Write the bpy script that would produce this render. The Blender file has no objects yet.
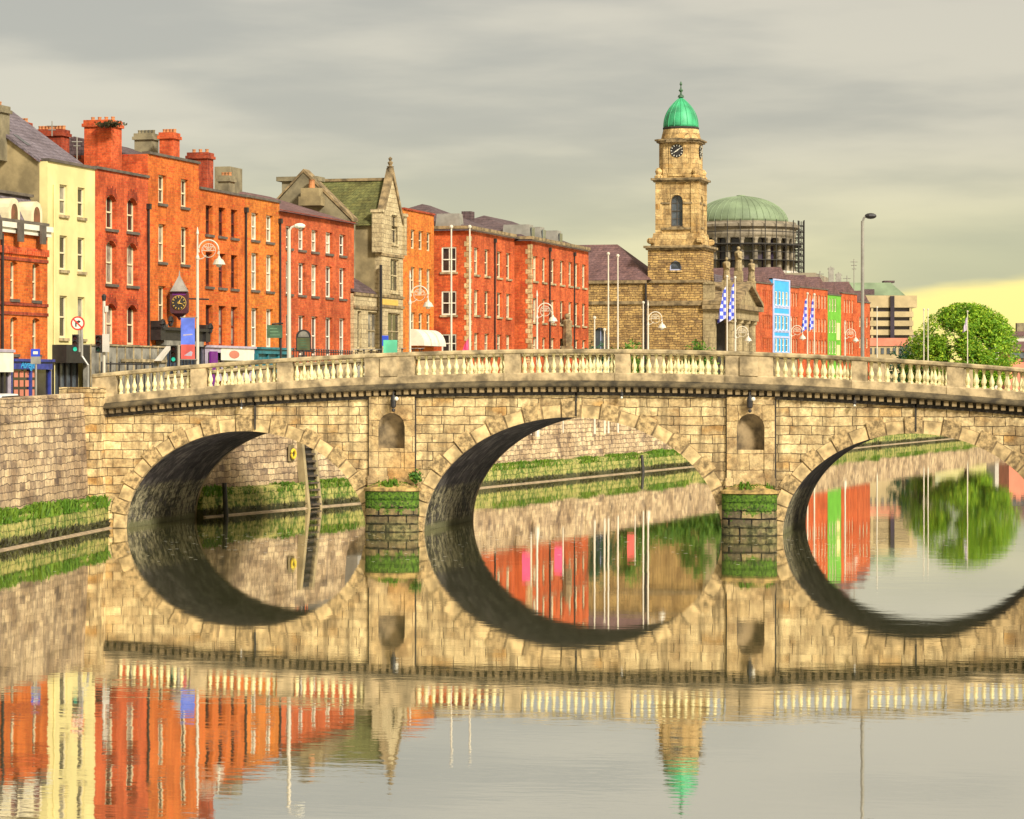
import bpy, bmesh, math, random
from mathutils import Vector, Matrix, noise as mnoise
R = math.radians
random.seed(7)
S = bpy.context.scene
COL = S.collection

# ------------------------------------------------------------------ camera, sky, sun, exposure
FPX, U0, VH, CAMH = 2830.0, 512.0, 383.0, 7.0
YAW = R(11.44)
FW = (-math.sin(YAW), math.cos(YAW)); RT = (math.cos(YAW), math.sin(YAW))
D0 = 132.0; K0 = (571 - U0) / FPX * D0
CAM = (-(D0*FW[0] + K0*RT[0]), -(D0*FW[1] + K0*RT[1]))
cam = bpy.data.cameras.new("camera")
cam.sensor_width = 36.0; cam.lens = FPX * 36.0 / 1024.0
cam.shift_y = (VH - 409.5) / 1024.0
cam.clip_start = 0.5; cam.clip_end = 5000
camo = bpy.data.objects.new("camera", cam); COL.objects.link(camo)
camo.location = (CAM[0], CAM[1], CAMH); camo.rotation_euler = (R(90), 0, YAW)
S.camera = camo

SUN = Vector((0.66, -0.60, 0.62)).normalized()
w = bpy.data.worlds.new("World"); S.world = w; w.use_nodes = True
nt = w.node_tree; N = nt.nodes; L = nt.links
N.clear()
def wn(t, **k):
    n = N.new(t)
    for a, b in k.items(): setattr(n, a, b)
    return n
def wmath(op, a, b=None, clamp=False):
    n = N.new('ShaderNodeMath'); n.operation = op; n.use_clamp = clamp
    for i, x in enumerate((a, b)):
        if x is None: continue
        if isinstance(x, (int, float)): n.inputs[i].default_value = x
        else: L.new(x, n.inputs[i])
    return n.outputs[0]
def wmix(f, a, b):
    n = N.new('ShaderNodeMix'); n.data_type = 'RGBA'
    for i, x in ((0, f), (6, a), (7, b)):
        if isinstance(x, (int, float)): n.inputs[i].default_value = x
        elif isinstance(x, tuple): n.inputs[i].default_value = (*x, 1)
        else: L.new(x, n.inputs[i])
    return n.outputs[2]
def wsmooth(x, a, b):
    n = N.new('ShaderNodeMapRange'); n.interpolation_type = 'SMOOTHSTEP'
    L.new(x, n.inputs[0]); n.inputs[1].default_value = a; n.inputs[2].default_value = b
    return n.outputs[0]
sky = wn('ShaderNodeTexSky'); sky.sky_type = 'NISHITA'; sky.sun_disc = False
sky.sun_elevation = math.asin(SUN.z); sky.sun_rotation = math.atan2(SUN.x, SUN.y)
tc = wn('ShaderNodeTexCoord'); sep = wn('ShaderNodeSeparateXYZ'); L.new(tc.outputs['Generated'], sep.inputs[0])
X, Y, Z = sep.outputs
# azimuth measured from +Y (the river) towards +X
az = wmath('ARCTAN2', X, Y)
mp = wn('ShaderNodeMapping'); L.new(tc.outputs['Generated'], mp.inputs[0]); mp.inputs['Scale'].default_value = (1, 1, 5.5)
n1 = wn('ShaderNodeTexNoise'); L.new(mp.outputs[0], n1.inputs[0]); n1.inputs['Scale'].default_value = 4.6; n1.inputs['Detail'].default_value = 4; n1.inputs['Roughness'].default_value = .42; n1.inputs['Distortion'].default_value = .35
n2 = wn('ShaderNodeTexNoise'); L.new(mp.outputs[0], n2.inputs[0]); n2.inputs['Scale'].default_value = 16; n2.inputs['Detail'].default_value = 5
cl = wmath('ADD', wmath('MULTIPLY', n1.outputs[0], .70), wmath('MULTIPLY', n2.outputs[0], .30))
clf = wsmooth(cl, .38, .61)
base = wmix(clf, (.45, .40, .305), (.67, .585, .43))              # grey overcast bands
low = wmix(clf, (.58, .55, .30), (.86, .78, .38))                # the warmer band towards the skyline
hz = wsmooth(Z, .095, .022)
base = wmix(wmath('MULTIPLY', hz, .92), base, low)
# clear yellow strip under the cloud edge, low in the east-south-east
edge = wmath('ADD', wmath('MULTIPLY', wmath('SUBTRACT', n2.outputs[0], .5), .009), wmath('ADD', .0385, wmath('MULTIPLY', az, .105)))
strip = wmath('MULTIPLY', wsmooth(wmath('SUBTRACT', Z, edge), .0022, -.0022), wsmooth(az, -.088, -.058))
# a dull bank of cloud just above that edge
bank = wmath('MULTIPLY', wmath('MULTIPLY', wsmooth(wmath('SUBTRACT', Z, edge), .030, .002), wsmooth(az, -.12, -.05)), .65)
base = wmix(bank, base, (.40, .41, .27))
base = wmix(strip, base, (1.22, 1.0, .28))
# overcast: overhead is far brighter than the skyline
zen = wmath('ADD', 1.0, wmath('MULTIPLY', wsmooth(Z, .13, .75), .75))
vm = wn('ShaderNodeVectorMath'); vm.operation = 'SCALE'; L.new(base, vm.inputs[0]); L.new(wmath('MULTIPLY', zen, 4.1), vm.inputs['Scale'])
skyc = wmix(.88, sky.outputs[0], vm.outputs[0])
bg = wn('ShaderNodeBackground'); L.new(skyc, bg.inputs[0]); bg.inputs[1].default_value = .10
wo = wn('ShaderNodeOutputWorld'); L.new(bg.outputs[0], wo.inputs[0])

sl = bpy.data.lights.new("sun", 'SUN'); sl.energy = 2.5; sl.angle = R(9); sl.color = (1, .95, .85)
so = bpy.data.objects.new("sun", sl); COL.objects.link(so)
so.rotation_euler = (-SUN).to_track_quat('-Z', 'Y').to_euler()
S.view_settings.view_transform = 'Standard'; S.view_settings.look = 'None'
S.view_settings.exposure = 1.22; S.view_settings.gamma = 1.0; S.view_settings.use_curve_mapping = False
S.render.engine = 'CYCLES'
S.cycles.max_bounces = 6; S.cycles.glossy_bounces = 4; S.cycles.diffuse_bounces = 3

# ------------------------------------------------------------------ photograph pixel -> place
def at(u, D):
    t = (u - U0) / FPX * D
    return Vector((CAM[0] + D*FW[0] + t*RT[0], CAM[1] + D*FW[1] + t*RT[1]))
def zat(v, D): return CAMH - (v - VH) * D / FPX
def c2w(r, D): return Vector((CAM[0] + D*FW[0] + r*RT[0], CAM[1] + D*FW[1] + r*RT[1]))
def bx(u, Y=0.0):
    m = FW[1] + (u - U0) / FPX * RT[1]; D = (Y - CAM[1]) / m
    return at(u, D).x, D

# ------------------------------------------------------------------ materials
MATS = {}
def newmat(name):
    m = bpy.data.materials.new(name); m.use_nodes = True
    MATS[name] = m
    n = m.node_tree.nodes; b = n['Principled BSDF']
    return m, n, m.node_tree.links, b
def nd(n, t, **k):
    x = n.new(t)
    for a, v in k.items(): setattr(x, a, v)
    return x
def mixc(n, l, f, a, b, mode='MIX'):
    x = n.new('ShaderNodeMix'); x.data_type = 'RGBA'; x.blend_type = mode
    for i, v in ((0, f), (6, a), (7, b)):
        if isinstance(v, (int, float)): x.inputs[i].default_value = v
        elif isinstance(v, (tuple, list)): x.inputs[i].default_value = (*v[:3], 1)
        else: l.new(v, x.inputs[i])
    return x.outputs[2]
def ramp(n, l, x, a, b):
    r = n.new('ShaderNodeMapRange'); r.interpolation_type = 'SMOOTHSTEP'
    l.new(x, r.inputs[0]); r.inputs[1].default_value = a; r.inputs[2].default_value = b
    return r.outputs[0]
def mth(n, l, op, a, b=0.0):
    x = n.new('ShaderNodeMath'); x.operation = op
    for i, v in enumerate((a, b)):
        if isinstance(v, (int, float)): x.inputs[i].default_value = v
        else: l.new(v, x.inputs[i])
    return x.outputs[0]
def noise(n, l, vec, scale, det=4, rough=.55):
    x = n.new('ShaderNodeTexNoise'); x.inputs['Scale'].default_value = scale; x.inputs['Detail'].default_value = det
    x.inputs['Roughness'].default_value = rough
    if vec is not None: l.new(vec, x.inputs[0])
    return x.outputs[0]
def scaled(n, l, vec, s):
    x = n.new('ShaderNodeMapping'); l.new(vec, x.inputs[0]); x.inputs['Scale'].default_value = s
    return x.outputs[0]

def plain(name, c, rough=.6, var=.25, scale=1.5, metal=0.0, bump=0.0):
    m, n, l, b = newmat(name)
    g = nd(n, 'ShaderNodeNewGeometry').outputs['Position']
    f = noise(n, l, g, scale, 5)
    lo = tuple(x*(1-var) for x in c); hi = tuple(min(1, x*(1+var)) for x in c)
    l.new(mixc(n, l, ramp(n, l, f, .3, .7), lo, hi), b.inputs['Base Color'])
    b.inputs['Roughness'].default_value = rough; b.inputs['Metallic'].default_value = metal
    if bump:
        bp = nd(n, 'ShaderNodeBump'); bp.inputs['Strength'].default_value = bump; bp.inputs['Distance'].default_value = .05
        l.new(noise(n, l, g, scale*6, 5), bp.inputs['Height']); l.new(bp.outputs[0], b.inputs['Normal'])
    return m

def masonry(name, c1, c2, mortar, bw, bh, ms=.012, var=.35, stain=.3, stainc=(.05, .04, .03), bump=.4, algae=None, wet=None, offs=.5, blotch=.55, tint=None, wob=None, mosstop=None, grit=.8):
    """coursed blocks in the object's own metres; x+y runs along the course, z up"""
    m, n, l, b = newmat(name)
    tc_ = nd(n, 'ShaderNodeTexCoord').outputs['Object']
    sp = nd(n, 'ShaderNodeSeparateXYZ'); l.new(tc_, sp.inputs[0])
    hx = mth(n, l, 'ADD', sp.outputs[0], sp.outputs[1])
    cb = nd(n, 'ShaderNodeCombineXYZ'); l.new(hx, cb.inputs[0]); l.new(sp.outputs[2], cb.inputs[1])
    if wob is None: wob = .035 if bw > .5 else 0
    if wob:                                                      # hand-laid: the joints wander
        nz_ = n.new('ShaderNodeTexNoise'); nz_.inputs['Scale'].default_value = 1.6; nz_.inputs['Detail'].default_value = 3; l.new(tc_, nz_.inputs[0])
        v1 = n.new('ShaderNodeVectorMath'); v1.operation = 'SUBTRACT'; l.new(nz_.outputs['Color'], v1.inputs[0]); v1.inputs[1].default_value = (.5, .5, .5)
        v2 = n.new('ShaderNodeVectorMath'); v2.operation = 'SCALE'; l.new(v1.outputs[0], v2.inputs[0]); v2.inputs['Scale'].default_value = wob*4
        v3 = n.new('ShaderNodeVectorMath'); v3.operation = 'ADD'; l.new(cb.outputs[0], v3.inputs[0]); l.new(v2.outputs[0], v3.inputs[1]); cbo = v3.outputs[0]
    else: cbo = cb.outputs[0]
    br = nd(n, 'ShaderNodeTexBrick'); l.new(cbo, br.inputs[0])
    br.offset = offs; br.squash = 1.35 if bw > .5 else 1.0; br.squash_frequency = 3
    br.inputs['Color1'].default_value = (*c1, 1); br.inputs['Color2'].default_value = (*c2, 1); br.inputs['Mortar'].default_value = (*mortar, 1)
    br.inputs['Scale'].default_value = 1.0; br.inputs['Mortar Size'].default_value = ms; br.inputs['Mortar Smooth'].default_value = .35
    br.inputs['Brick Width'].default_value = bw; br.inputs['Row Height'].default_value = bh; br.inputs['Bias'].default_value = 0
    col = br.outputs[0]
    if tint:                                                     # a second set of odd-coloured stones
        b2 = nd(n, 'ShaderNodeTexBrick'); l.new(cbo, b2.inputs[0]); b2.offset = offs; b2.squash = br.squash; b2.squash_frequency = 3
        b2.inputs['Color1'].default_value = (0, 0, 0, 1); b2.inputs['Color2'].default_value = (1, 1, 1, 1); b2.inputs['Mortar'].default_value = (0, 0, 0, 1)
        b2.inputs['Scale'].default_value = 1.0; b2.inputs['Mortar Size'].default_value = ms
        b2.inputs['Brick Width'].default_value = bw; b2.inputs['Row Height'].default_value = bh; b2.inputs['Bias'].default_value = -.35
        mt = scaled(n, l, cbo, (1/bw*.37, 1/bh*.41, 1))
        f0 = noise(n, l, mt, 1.0, 2)
        col = mixc(n, l, mth(n, l, 'MULTIPLY', ramp(n, l, f0, .5, .62), b2.outputs[0]), col, tint)
    f1 = noise(n, l, tc_, blotch, 6, .62)
    col = mixc(n, l, mth(n, l, 'MULTIPLY', ramp(n, l, f1, .38, .70), var), col, mixc(n, l, 1.0, col, (.42, .36, .33), 'MULTIPLY'))
    f1b = noise(n, l, tc_, blotch*7, 5, .65)
    col = mixc(n, l, mth(n, l, 'MULTIPLY', ramp(n, l, f1b, .45, .75), var), col, mixc(n, l, 1.0, col, (1.35, 1.28, 1.15), 'MULTIPLY'))
    fg = noise(n, l, tc_, 4.5, 8, .78)
    gm = nd(n, 'ShaderNodeMapRange'); l.new(fg, gm.inputs[0]); gm.inputs[1].default_value = .33; gm.inputs[2].default_value = .66; gm.inputs[3].default_value = 1-.62*grit; gm.inputs[4].default_value = 1+.42*grit
    gv = nd(n, 'ShaderNodeVectorMath'); gv.operation = 'SCALE'; l.new(col, gv.inputs[0]); l.new(gm.outputs[0], gv.inputs['Scale']); col = gv.outputs[0]
    f2 = noise(n, l, scaled(n, l, tc_, (1.6, 1.6, .16)), 1.2, 5, .6)      # run-down streaks
    col = mixc(n, l, mth(n, l, 'MULTIPLY', ramp(n, l, f2, .47, .68), stain), col, stainc)
    if algae:                                                    # tide zone: top height, colours; on the vault also painted light
        top, ac1, ac2, wc = algae
        fa = noise(n, l, tc_, 1.1, 5, .65); fb = noise(n, l, tc_, 4.2, 5, .7)
        h = mth(n, l, 'ADD', sp.outputs[2], mth(n, l, 'MULTIPLY', mth(n, l, 'SUBTRACT', fa, .5), 1.0))
        m1 = ramp(n, l, h, top + .18, top - .18)
        ac = mixc(n, l, ramp(n, l, mth(n, l, 'ADD', mth(n, l, 'MULTIPLY', fb, .6), mth(n, l, 'MULTIPLY', noise(n, l, scaled(n, l, tc_, (1, 1, .45)), 1.3, 4), .4)), .43, .60), ac1, ac2)
        ac = mixc(n, l, mth(n, l, 'SUBTRACT', 1.0, br.outputs['Fac']), mixc(n, l, 1.0, ac, (.5, .5, .5), 'MULTIPLY'), ac)
        m1 = mth(n, l, 'MULTIPLY', m1, ramp(n, l, noise(n, l, tc_, 2.3, 4, .6), .25, .55))
        col = mixc(n, l, m1, col, ac)
        h2 = mth(n, l, 'ADD', sp.outputs[2], mth(n, l, 'MULTIPLY', mth(n, l, 'SUBTRACT', fb, .5), .7))
        col = mixc(n, l, mth(n, l, 'MULTIPLY', ramp(n, l, h2, wet or .45, (wet or .45) - .25), .85), col, wc)
    if mosstop:
        zt_, ma, mb_ = mosstop
        fm = noise(n, l, tc_, 3.2, 6, .7); fn = noise(n, l, tc_, 9, 4, .7)
        hm = mth(n, l, 'ADD', sp.outputs[2], mth(n, l, 'MULTIPLY', mth(n, l, 'SUBTRACT', fm, .5), 2.6))
        mc = mixc(n, l, ramp(n, l, fn, .35, .65), ma, mb_)
        col = mixc(n, l, mth(n, l, 'MULTIPLY', ramp(n, l, hm, zt_-.12, zt_+.15), .93), col, mc)
    l.new(col, b.inputs['Base Color']); b.inputs['Roughness'].default_value = .88
    b.inputs['Specular IOR Level'].default_value = .25
    bp = nd(n, 'ShaderNodeBump'); bp.inputs['Strength'].default_value = bump; bp.inputs['Distance'].default_value = .03
    hh = mth(n, l, 'ADD', mth(n, l, 'MULTIPLY', br.outputs['Fac'], -1.0), mth(n, l, 'MULTIPLY', noise(n, l, tc_, 9, 5), .8))
    l.new(hh, bp.inputs['Height']); l.new(bp.outputs[0], b.inputs['Normal'])
    return m

def brick(name, c, var=.45, stain=.22, dark=.55):
    c1 = c; c2 = (c[0]*.74, c[1]*.64, c[2]*.65)
    return masonry(name, c1, c2, (c[0]*.55 + .05, c[1]*.7 + .05, c[2]*.8 + .035), .42, .15, .012, var+.3, stain+.28, (c[0]*.30, c[1]*.28, c[2]*.4), .35, blotch=.45, grit=.7, tint=(c[0]*dark, c[1]*.35, c[2]*.5))

M_STONE = masonry('bridge_granite', (.80, .62, .32), (.46, .33, .16), (.06, .042, .024), 1.02, .42, .018, .95, .72, (.105, .072, .036), 1.0, tint=(.64, .345, .085), blotch=1.1)
M_STONE2 = masonry('pale_dressed_stone', (.66, .49, .25), (.50, .355, .165), (.11, .075, .04), 1.1, .75, .014, .8, .6, (.14, .10, .055), .8, blotch=1.3, tint=(.54, .28, .08))
M_BARREL = masonry('shade_dark_vault_stone', (.060, .050, .050), (.018, .015, .017), (.035, .03, .03), .8, .30, .008, .8, .55, (.17, .15, .125), 1.0, algae=(2.0, (.022, .020, .010), (.30, .26, .15), (.11, .105, .045)), wet=.4, blotch=1.1, wob=.08)  # soffit shade painted as dark base, lit lower walls as pale algae mottling
M_CUT = masonry('mossy_pier_stone', (.30, .225, .10), (.10, .08, .05), (.010, .009, .006), .95, .39, .04, .9, .6, (.025, .025, .015), 1.0, algae=(.55, (.05, .05, .02), (.22, .19, .08), (.025, .023, .012)), wet=.16, wob=.03, mosstop=(1.05, (.012, .035, .004), (.085, .18, .010)))
M_QUAY = masonry('quay_wall_stone', (.66, .50, .29), (.38, .27, .16), (.17, .125, .08), .72, .33, .020, .85, .42, (.11, .08, .065), 1.0, tint=(.085, .06, .055), blotch=.45, wob=.07)
M_FOOT = masonry('tidal_footing_stone', (.52, .43, .15), (.42, .36, .13), (.16, .14, .05), .9, .36, .015, .45, .3, (.10, .09, .03), .9, algae=(1.55, (.045, .10, .008), (.36, .32, .09), (.03, .026, .014)), wet=.55, wob=.08)
M_VERM = plain('vermiculated_stone', (.42, .29, .13), .9, .6, 5.5, bump=1.0)
M_RING = plain('voussoir_stone', (.50, .355, .165), .9, .5, 1.6, bump=.4)
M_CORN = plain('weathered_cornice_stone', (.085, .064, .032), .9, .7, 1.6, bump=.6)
M_DARKST = plain('near_black_stone', (.035, .028, .02), .9, .5, 2.5)  # near-black; used for the painted frieze shadow, drains and drum ring
M_CAP = plain('damp_cap_stone', (.30, .20, .065), .85, .6, 3, bump=.5)
M_NICHE = plain('dark_niche_stone', (.17, .12, .06), .9, .6, 1.6, bump=.4)  # darker stone colour inside the niche
M_RAIL = plain('handrail_stone', (.32, .245, .13), .85, .6, 1.7, bump=.3)
M_BALU = plain('baluster_stone', (.70, .61, .32), .8, .2, 3)
M_PED = plain('pedestal_stone', (.38, .285, .155), .88, .55, 1.6, bump=.3)
M_SILT = plain('silt', (.30, .22, .13), .8, .3, 2)

M_ORANGE = brick('orange_brick', (.74, .18, .028), .35, .10, .9)
M_ORANGE2 = brick('bright_orange_brick', (.76, .235, .033), .3, .10, .9)
M_RED = brick('red_brick', (.72, .135, .038), .5, .18, .75)
M_DRED = brick('crimson_brick', (.68, .135, .034), .5, .18, .8)
M_ORED = brick('orange_red_brick', (.64, .135, .038), .45, .16, .8)
M_CHIM = brick('chimney_brick', (.42, .075, .03), .6, .4)
M_CREAM = plain('cream_render', (.68, .58, .255), .8, .12, .6)
M_TAN = plain('tan_render', (.27, .205, .10), .9, .35, .7, bump=.3)
M_GREYR = plain('grey_brown_render', (.20, .165, .095), .9, .4, .8, bump=.3)
M_ASHLAR = masonry('gable_ashlar', (.58, .47, .27), (.46, .36, .20), (.16, .12, .07), .9, .36, .015, .4, .3, (.10, .075, .04), .5, blotch=.8)
M_RUBBLE = masonry('rubble_stone', (.62, .40, .14), (.36, .22, .085), (.14, .09, .045), .62, .26, .03, .7, .25, (.10, .065, .035), 1.0, tint=(.20, .125, .06), blotch=.9, wob=.07)
M_TOWER = masonry('tower_sandstone', (.70, .49, .215), (.48, .32, .13), (.16, .10, .045), 1.1, .55, .018, .8, .60, (.12, .08, .04), .7, tint=(.58, .33, .095), blotch=.9)
M_PORT = masonry('portico_stone', (.40, .31, .165), (.34, .265, .14), (.11, .085, .05), 1.4, .7, .014, .5, .45, (.07, .055, .035), .5, blotch=.7)
M_TCORN = plain('tower_cornice_stone', (.22, .155, .075), .9, .55, 1.6, bump=.4)
def slate(name, c1, c2, var=.5):
    return masonry(name, c1, c2, tuple(x*.45 for x in c1), .45, .24, .02, var, .25, tuple(x*.5 for x in c1), .5, blotch=.6)
M_SLATE = slate('purple_slate', (.145, .095, .095), (.105, .075, .078))
M_SLATEP = slate('pale_violet_slate', (.20, .165, .185), (.15, .12, .135))
M_SLATER = slate('rosy_slate', (.21, .115, .105), (.14, .08, .08))
M_SLATEG = slate('mossy_green_slate', (.175, .17, .055), (.11, .115, .04), .7)
M_COPPER = plain('verdigris_copper', (.035, .30, .125), .55, .3, .9)
M_COPPERD = plain('dull_copper', (.165, .215, .12), .7, .25, .25)
M_WHITE = plain('white_paint', (.72, .68, .55), .5, .08, 2)
M_FRAME = plain('cream_sash_paint', (.66, .57, .36), .5, .12, 2)
M_POLE = plain('white_pole_paint', (.55, .49, .38), .45, .08, 1)
M_GREYP = plain('grey_galvanised', (.30, .28, .24), .45, .15, 2, .3)
M_IRON = plain('black_iron', (.02, .017, .016), .5, .3, 3)
M_GOLD = plain('gilt_paint', (.62, .40, .08), .45, .1, 3)
M_BLUE = plain('shop_blue_paint', (.028, .04, .22), .45, .3, 2)
M_TEAL = plain('teal_paint', (.02, .15, .18), .5, .3, 2)
M_PURP = plain('purple_paint', (.16, .015, .20), .5, .2, 2)
M_LILAC = plain('lilac_paint', (.42, .36, .42), .6, .15, 2)
M_HOARD = plain('grey_hoarding', (.20, .185, .15), .7, .45, 1.2)
M_BANB = plain('banner_blue', (.10, .16, .62), .7, .25, 1.5)
M_BANR = plain('banner_red', (.60, .09, .07), .7, .25, 1.5)
M_PINK = plain('banner_pink', (.66, .06, .16), .7, .15, 1.5)
M_MINT = plain('mint_panel', (.10, .48, .28), .6, .2, 1.0)
M_SGREEN = plain('sign_green', (.05, .11, .055), .6, .3, 2)
M_OLIVE = plain('sign_olive', (.075, .085, .03), .6, .3, 2)
M_SIGNR = plain('sign_red', (.62, .03, .025), .5, .05, 2)
M_SIGNB = plain('sign_blue', (.02, .06, .50), .5, .1, 2)
M_CYAN = plain('cyan_paint', (.04, .34, .62), .5, .1, 2)
M_SKYB = plain('sky_blue_cladding', (.045, .36, .70), .5, .08, 1)
M_PALEB = plain('pale_blue_trim', (.42, .46, .66), .5, .1, 1)
M_LIME = plain('lime_cladding', (.13, .40, .035), .5, .15, 1)
M_BEIGE = plain('beige_concrete', (.45, .345, .18), .85, .15, .4)
M_SALMON = plain('salmon_render', (.58, .20, .12), .8, .15, .6)
M_DKGLASS = plain('dark_window_band', (.035, .025, .045), .2, .3, .5)
M_DRUM = plain('drum_limestone', (.25, .205, .14), .9, .35, .35)
M_TARP = plain('white_sheeting', (.55, .50, .42), .7, .15, .4)
M_TIMBER = plain('wet_timber', (.028, .024, .02), .6, .4, 3)
M_YELLOW = plain('buoy_yellow', (.68, .50, .03), .5, .1, 3)
M_CARW = plain('car_white', (.70, .70, .66), .25, .04, 1)
M_TYRE = plain('tyre_rubber', (.02, .02, .02), .8, .2, 5)
M_ASPH = plain('asphalt', (.05, .05, .048), .9, .25, 1.5, bump=.2)
M_PAVE = plain('paving', (.22, .20, .165), .9, .25, 1.0)
M_EARTH = plain('city_ground', (.16, .14, .11), .95, .3, .05)
M_BARK = plain('bark', (.07, .05, .03), .9, .35, 4)
M_MUD = plain('river_mud', (.05, .045, .025), .9, .3, .3)
M_TERRA = plain('terracotta', (.42, .17, .06), .8, .25, 4)
M_LEDG = plain('sill_stone', (.10, .08, .062), .6, .3, 1.5)
def leafmat(name, c1, c2, c3):
    m, n, l, b = newmat(name)
    oi = nd(n, 'ShaderNodeNewGeometry')
    f = noise(n, l, oi.outputs['Position'], .55, 3)
    col = mixc(n, l, ramp(n, l, f, .35, .65), c1, c2)
    col = mixc(n, l, ramp(n, l, oi.outputs['Random Per Island'], .55, 1.0), col, c3)
    l.new(col, b.inputs['Base Color']); b.inputs['Roughness'].default_value = .7
    b.inputs['Subsurface Weight'].default_value = 0
    tr = nd(n, 'ShaderNodeBsdfTranslucent'); l.new(col, tr.inputs[0])
    mx = nd(n, 'ShaderNodeMixShader'); mx.inputs[0].default_value = .3
    l.new(b.outputs[0], mx.inputs[1]); l.new(tr.outputs[0], mx.inputs[2])
    l.new(mx.outputs[0], n['Material Output'].inputs[0])
    return m
M_LEAF = leafmat('tree_leaves', (.08, .21, .005), (.21, .40, .010), (.44, .56, .03))
M_BUSH = leafmat('bush_leaves', (.05, .14, .01), (.09, .20, .012), (.16, .27, .02))
M_DBUSH = leafmat('dark_teal_leaves', (.015, .07, .035), (.03, .10, .04), (.05, .13, .05))
M_GRASS = leafmat('ledge_grass', (.085, .20, .006), (.17, .27, .015), (.05, .11, .006))
M_WEED = leafmat('tide_weed', (.035, .030, .012), (.06, .055, .015), (.10, .10, .02))
def pane(name, c, rough=.12, var=.5):
    m, n, l, b = newmat(name)
    g = nd(n, 'ShaderNodeNewGeometry').outputs['Position']
    f = noise(n, l, g, .9, 3)
    l.new(mixc(n, l, ramp(n, l, f, .38, .62), tuple(x*(1-var) for x in c), c), b.inputs['Base Color'])
    b.inputs['Roughness'].default_value = rough; b.inputs['IOR'].default_value = 1.5
    return m
M_PANEP = pane('sky_curtain_glass', (.42, .36, .24), .2, .55)  # sky reflection and curtains both put into the pale pane colour
M_PANEG = pane('grey_blind_glass', (.30, .27, .21), .2, .6)
M_PANED = pane('dark_glass', (.035, .03, .028), .08, .6)
M_PANER = pane('reddish_dark_glass', (.17, .035, .03), .1, .6)
M_PANEB = pane('bluish_leaded_glass', (.10, .115, .13), .15, .5)

VARY = {M_PANEP: [M_PANEP, M_PANEG, M_PANEG, M_PANED, M_PANED, M_PANED], M_PANEG: [M_PANEG, M_PANED, M_PANED]}
def water():
    m, n, l, b = newmat('river_water')
    n.remove(b)
    geo = nd(n, 'ShaderNodeNewGeometry'); pos = geo.outputs['Position']
    sp = nd(n, 'ShaderNodeSeparateXYZ'); l.new(pos, sp.inputs[0])
    near = ramp(n, l, sp.outputs[1], -48, -72)                   # open reach nearer the camera carries more wind
    w1 = noise(n, l, scaled(n, l, pos, (.55, 1.0, 1)), .55, 3, .5)
    w2 = noise(n, l, scaled(n, l, pos, (.5, 1.15, 1)), 2.6, 3, .55)
    w3 = noise(n, l, scaled(n, l, pos, (.6, 1.0, 1)), .16, 2, .5)
    patch = ramp(n, l, noise(n, l, scaled(n, l, pos, (.35, .12, 1)), .22, 3), .42, .66)
    amp = mth(n, l, 'ADD', .12, mth(n, l, 'ADD', mth(n, l, 'MULTIPLY', near, .15), mth(n, l, 'MULTIPLY', patch, .16)))
    h = mth(n, l, 'ADD', mth(n, l, 'MULTIPLY', w1, .010), mth(n, l, 'MULTIPLY', w2, .0032))
    h = mth(n, l, 'MULTIPLY', mth(n, l, 'ADD', h, mth(n, l, 'MULTIPLY', w3, .012)), amp)
    bp = nd(n, 'ShaderNodeBump'); bp.inputs['Strength'].default_value = 1.0; bp.inputs['Distance'].default_value = 1.0
    l.new(h, bp.inputs['Height'])
    gl = nd(n, 'ShaderNodeBsdfGlossy'); gl.inputs['Color'].default_value = (1.0, .98, .95, 1); gl.inputs['Roughness'].default_value = .02
    l.new(bp.outputs[0], gl.inputs['Normal'])
    df = nd(n, 'ShaderNodeBsdfDiffuse'); df.inputs['Color'].default_value = (.085, .090, .032, 1)
    fr = nd(n, 'ShaderNodeFresnel'); fr.inputs['IOR'].default_value = 1.7; l.new(bp.outputs[0], fr.inputs['Normal'])
    fac = mth(n, l, 'MINIMUM', .93, mth(n, l, 'ADD', mth(n, l, 'MULTIPLY', fr.outputs[0], .36), .62))
    mx = nd(n, 'ShaderNodeMixShader'); l.new(fac, mx.inputs[0]); l.new(df.outputs[0], mx.inputs[1]); l.new(gl.outputs[0], mx.inputs[2])
    l.new(mx.outputs[0], n['Material Output'].inputs[0])
    return m
M_WATER = water()

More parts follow.
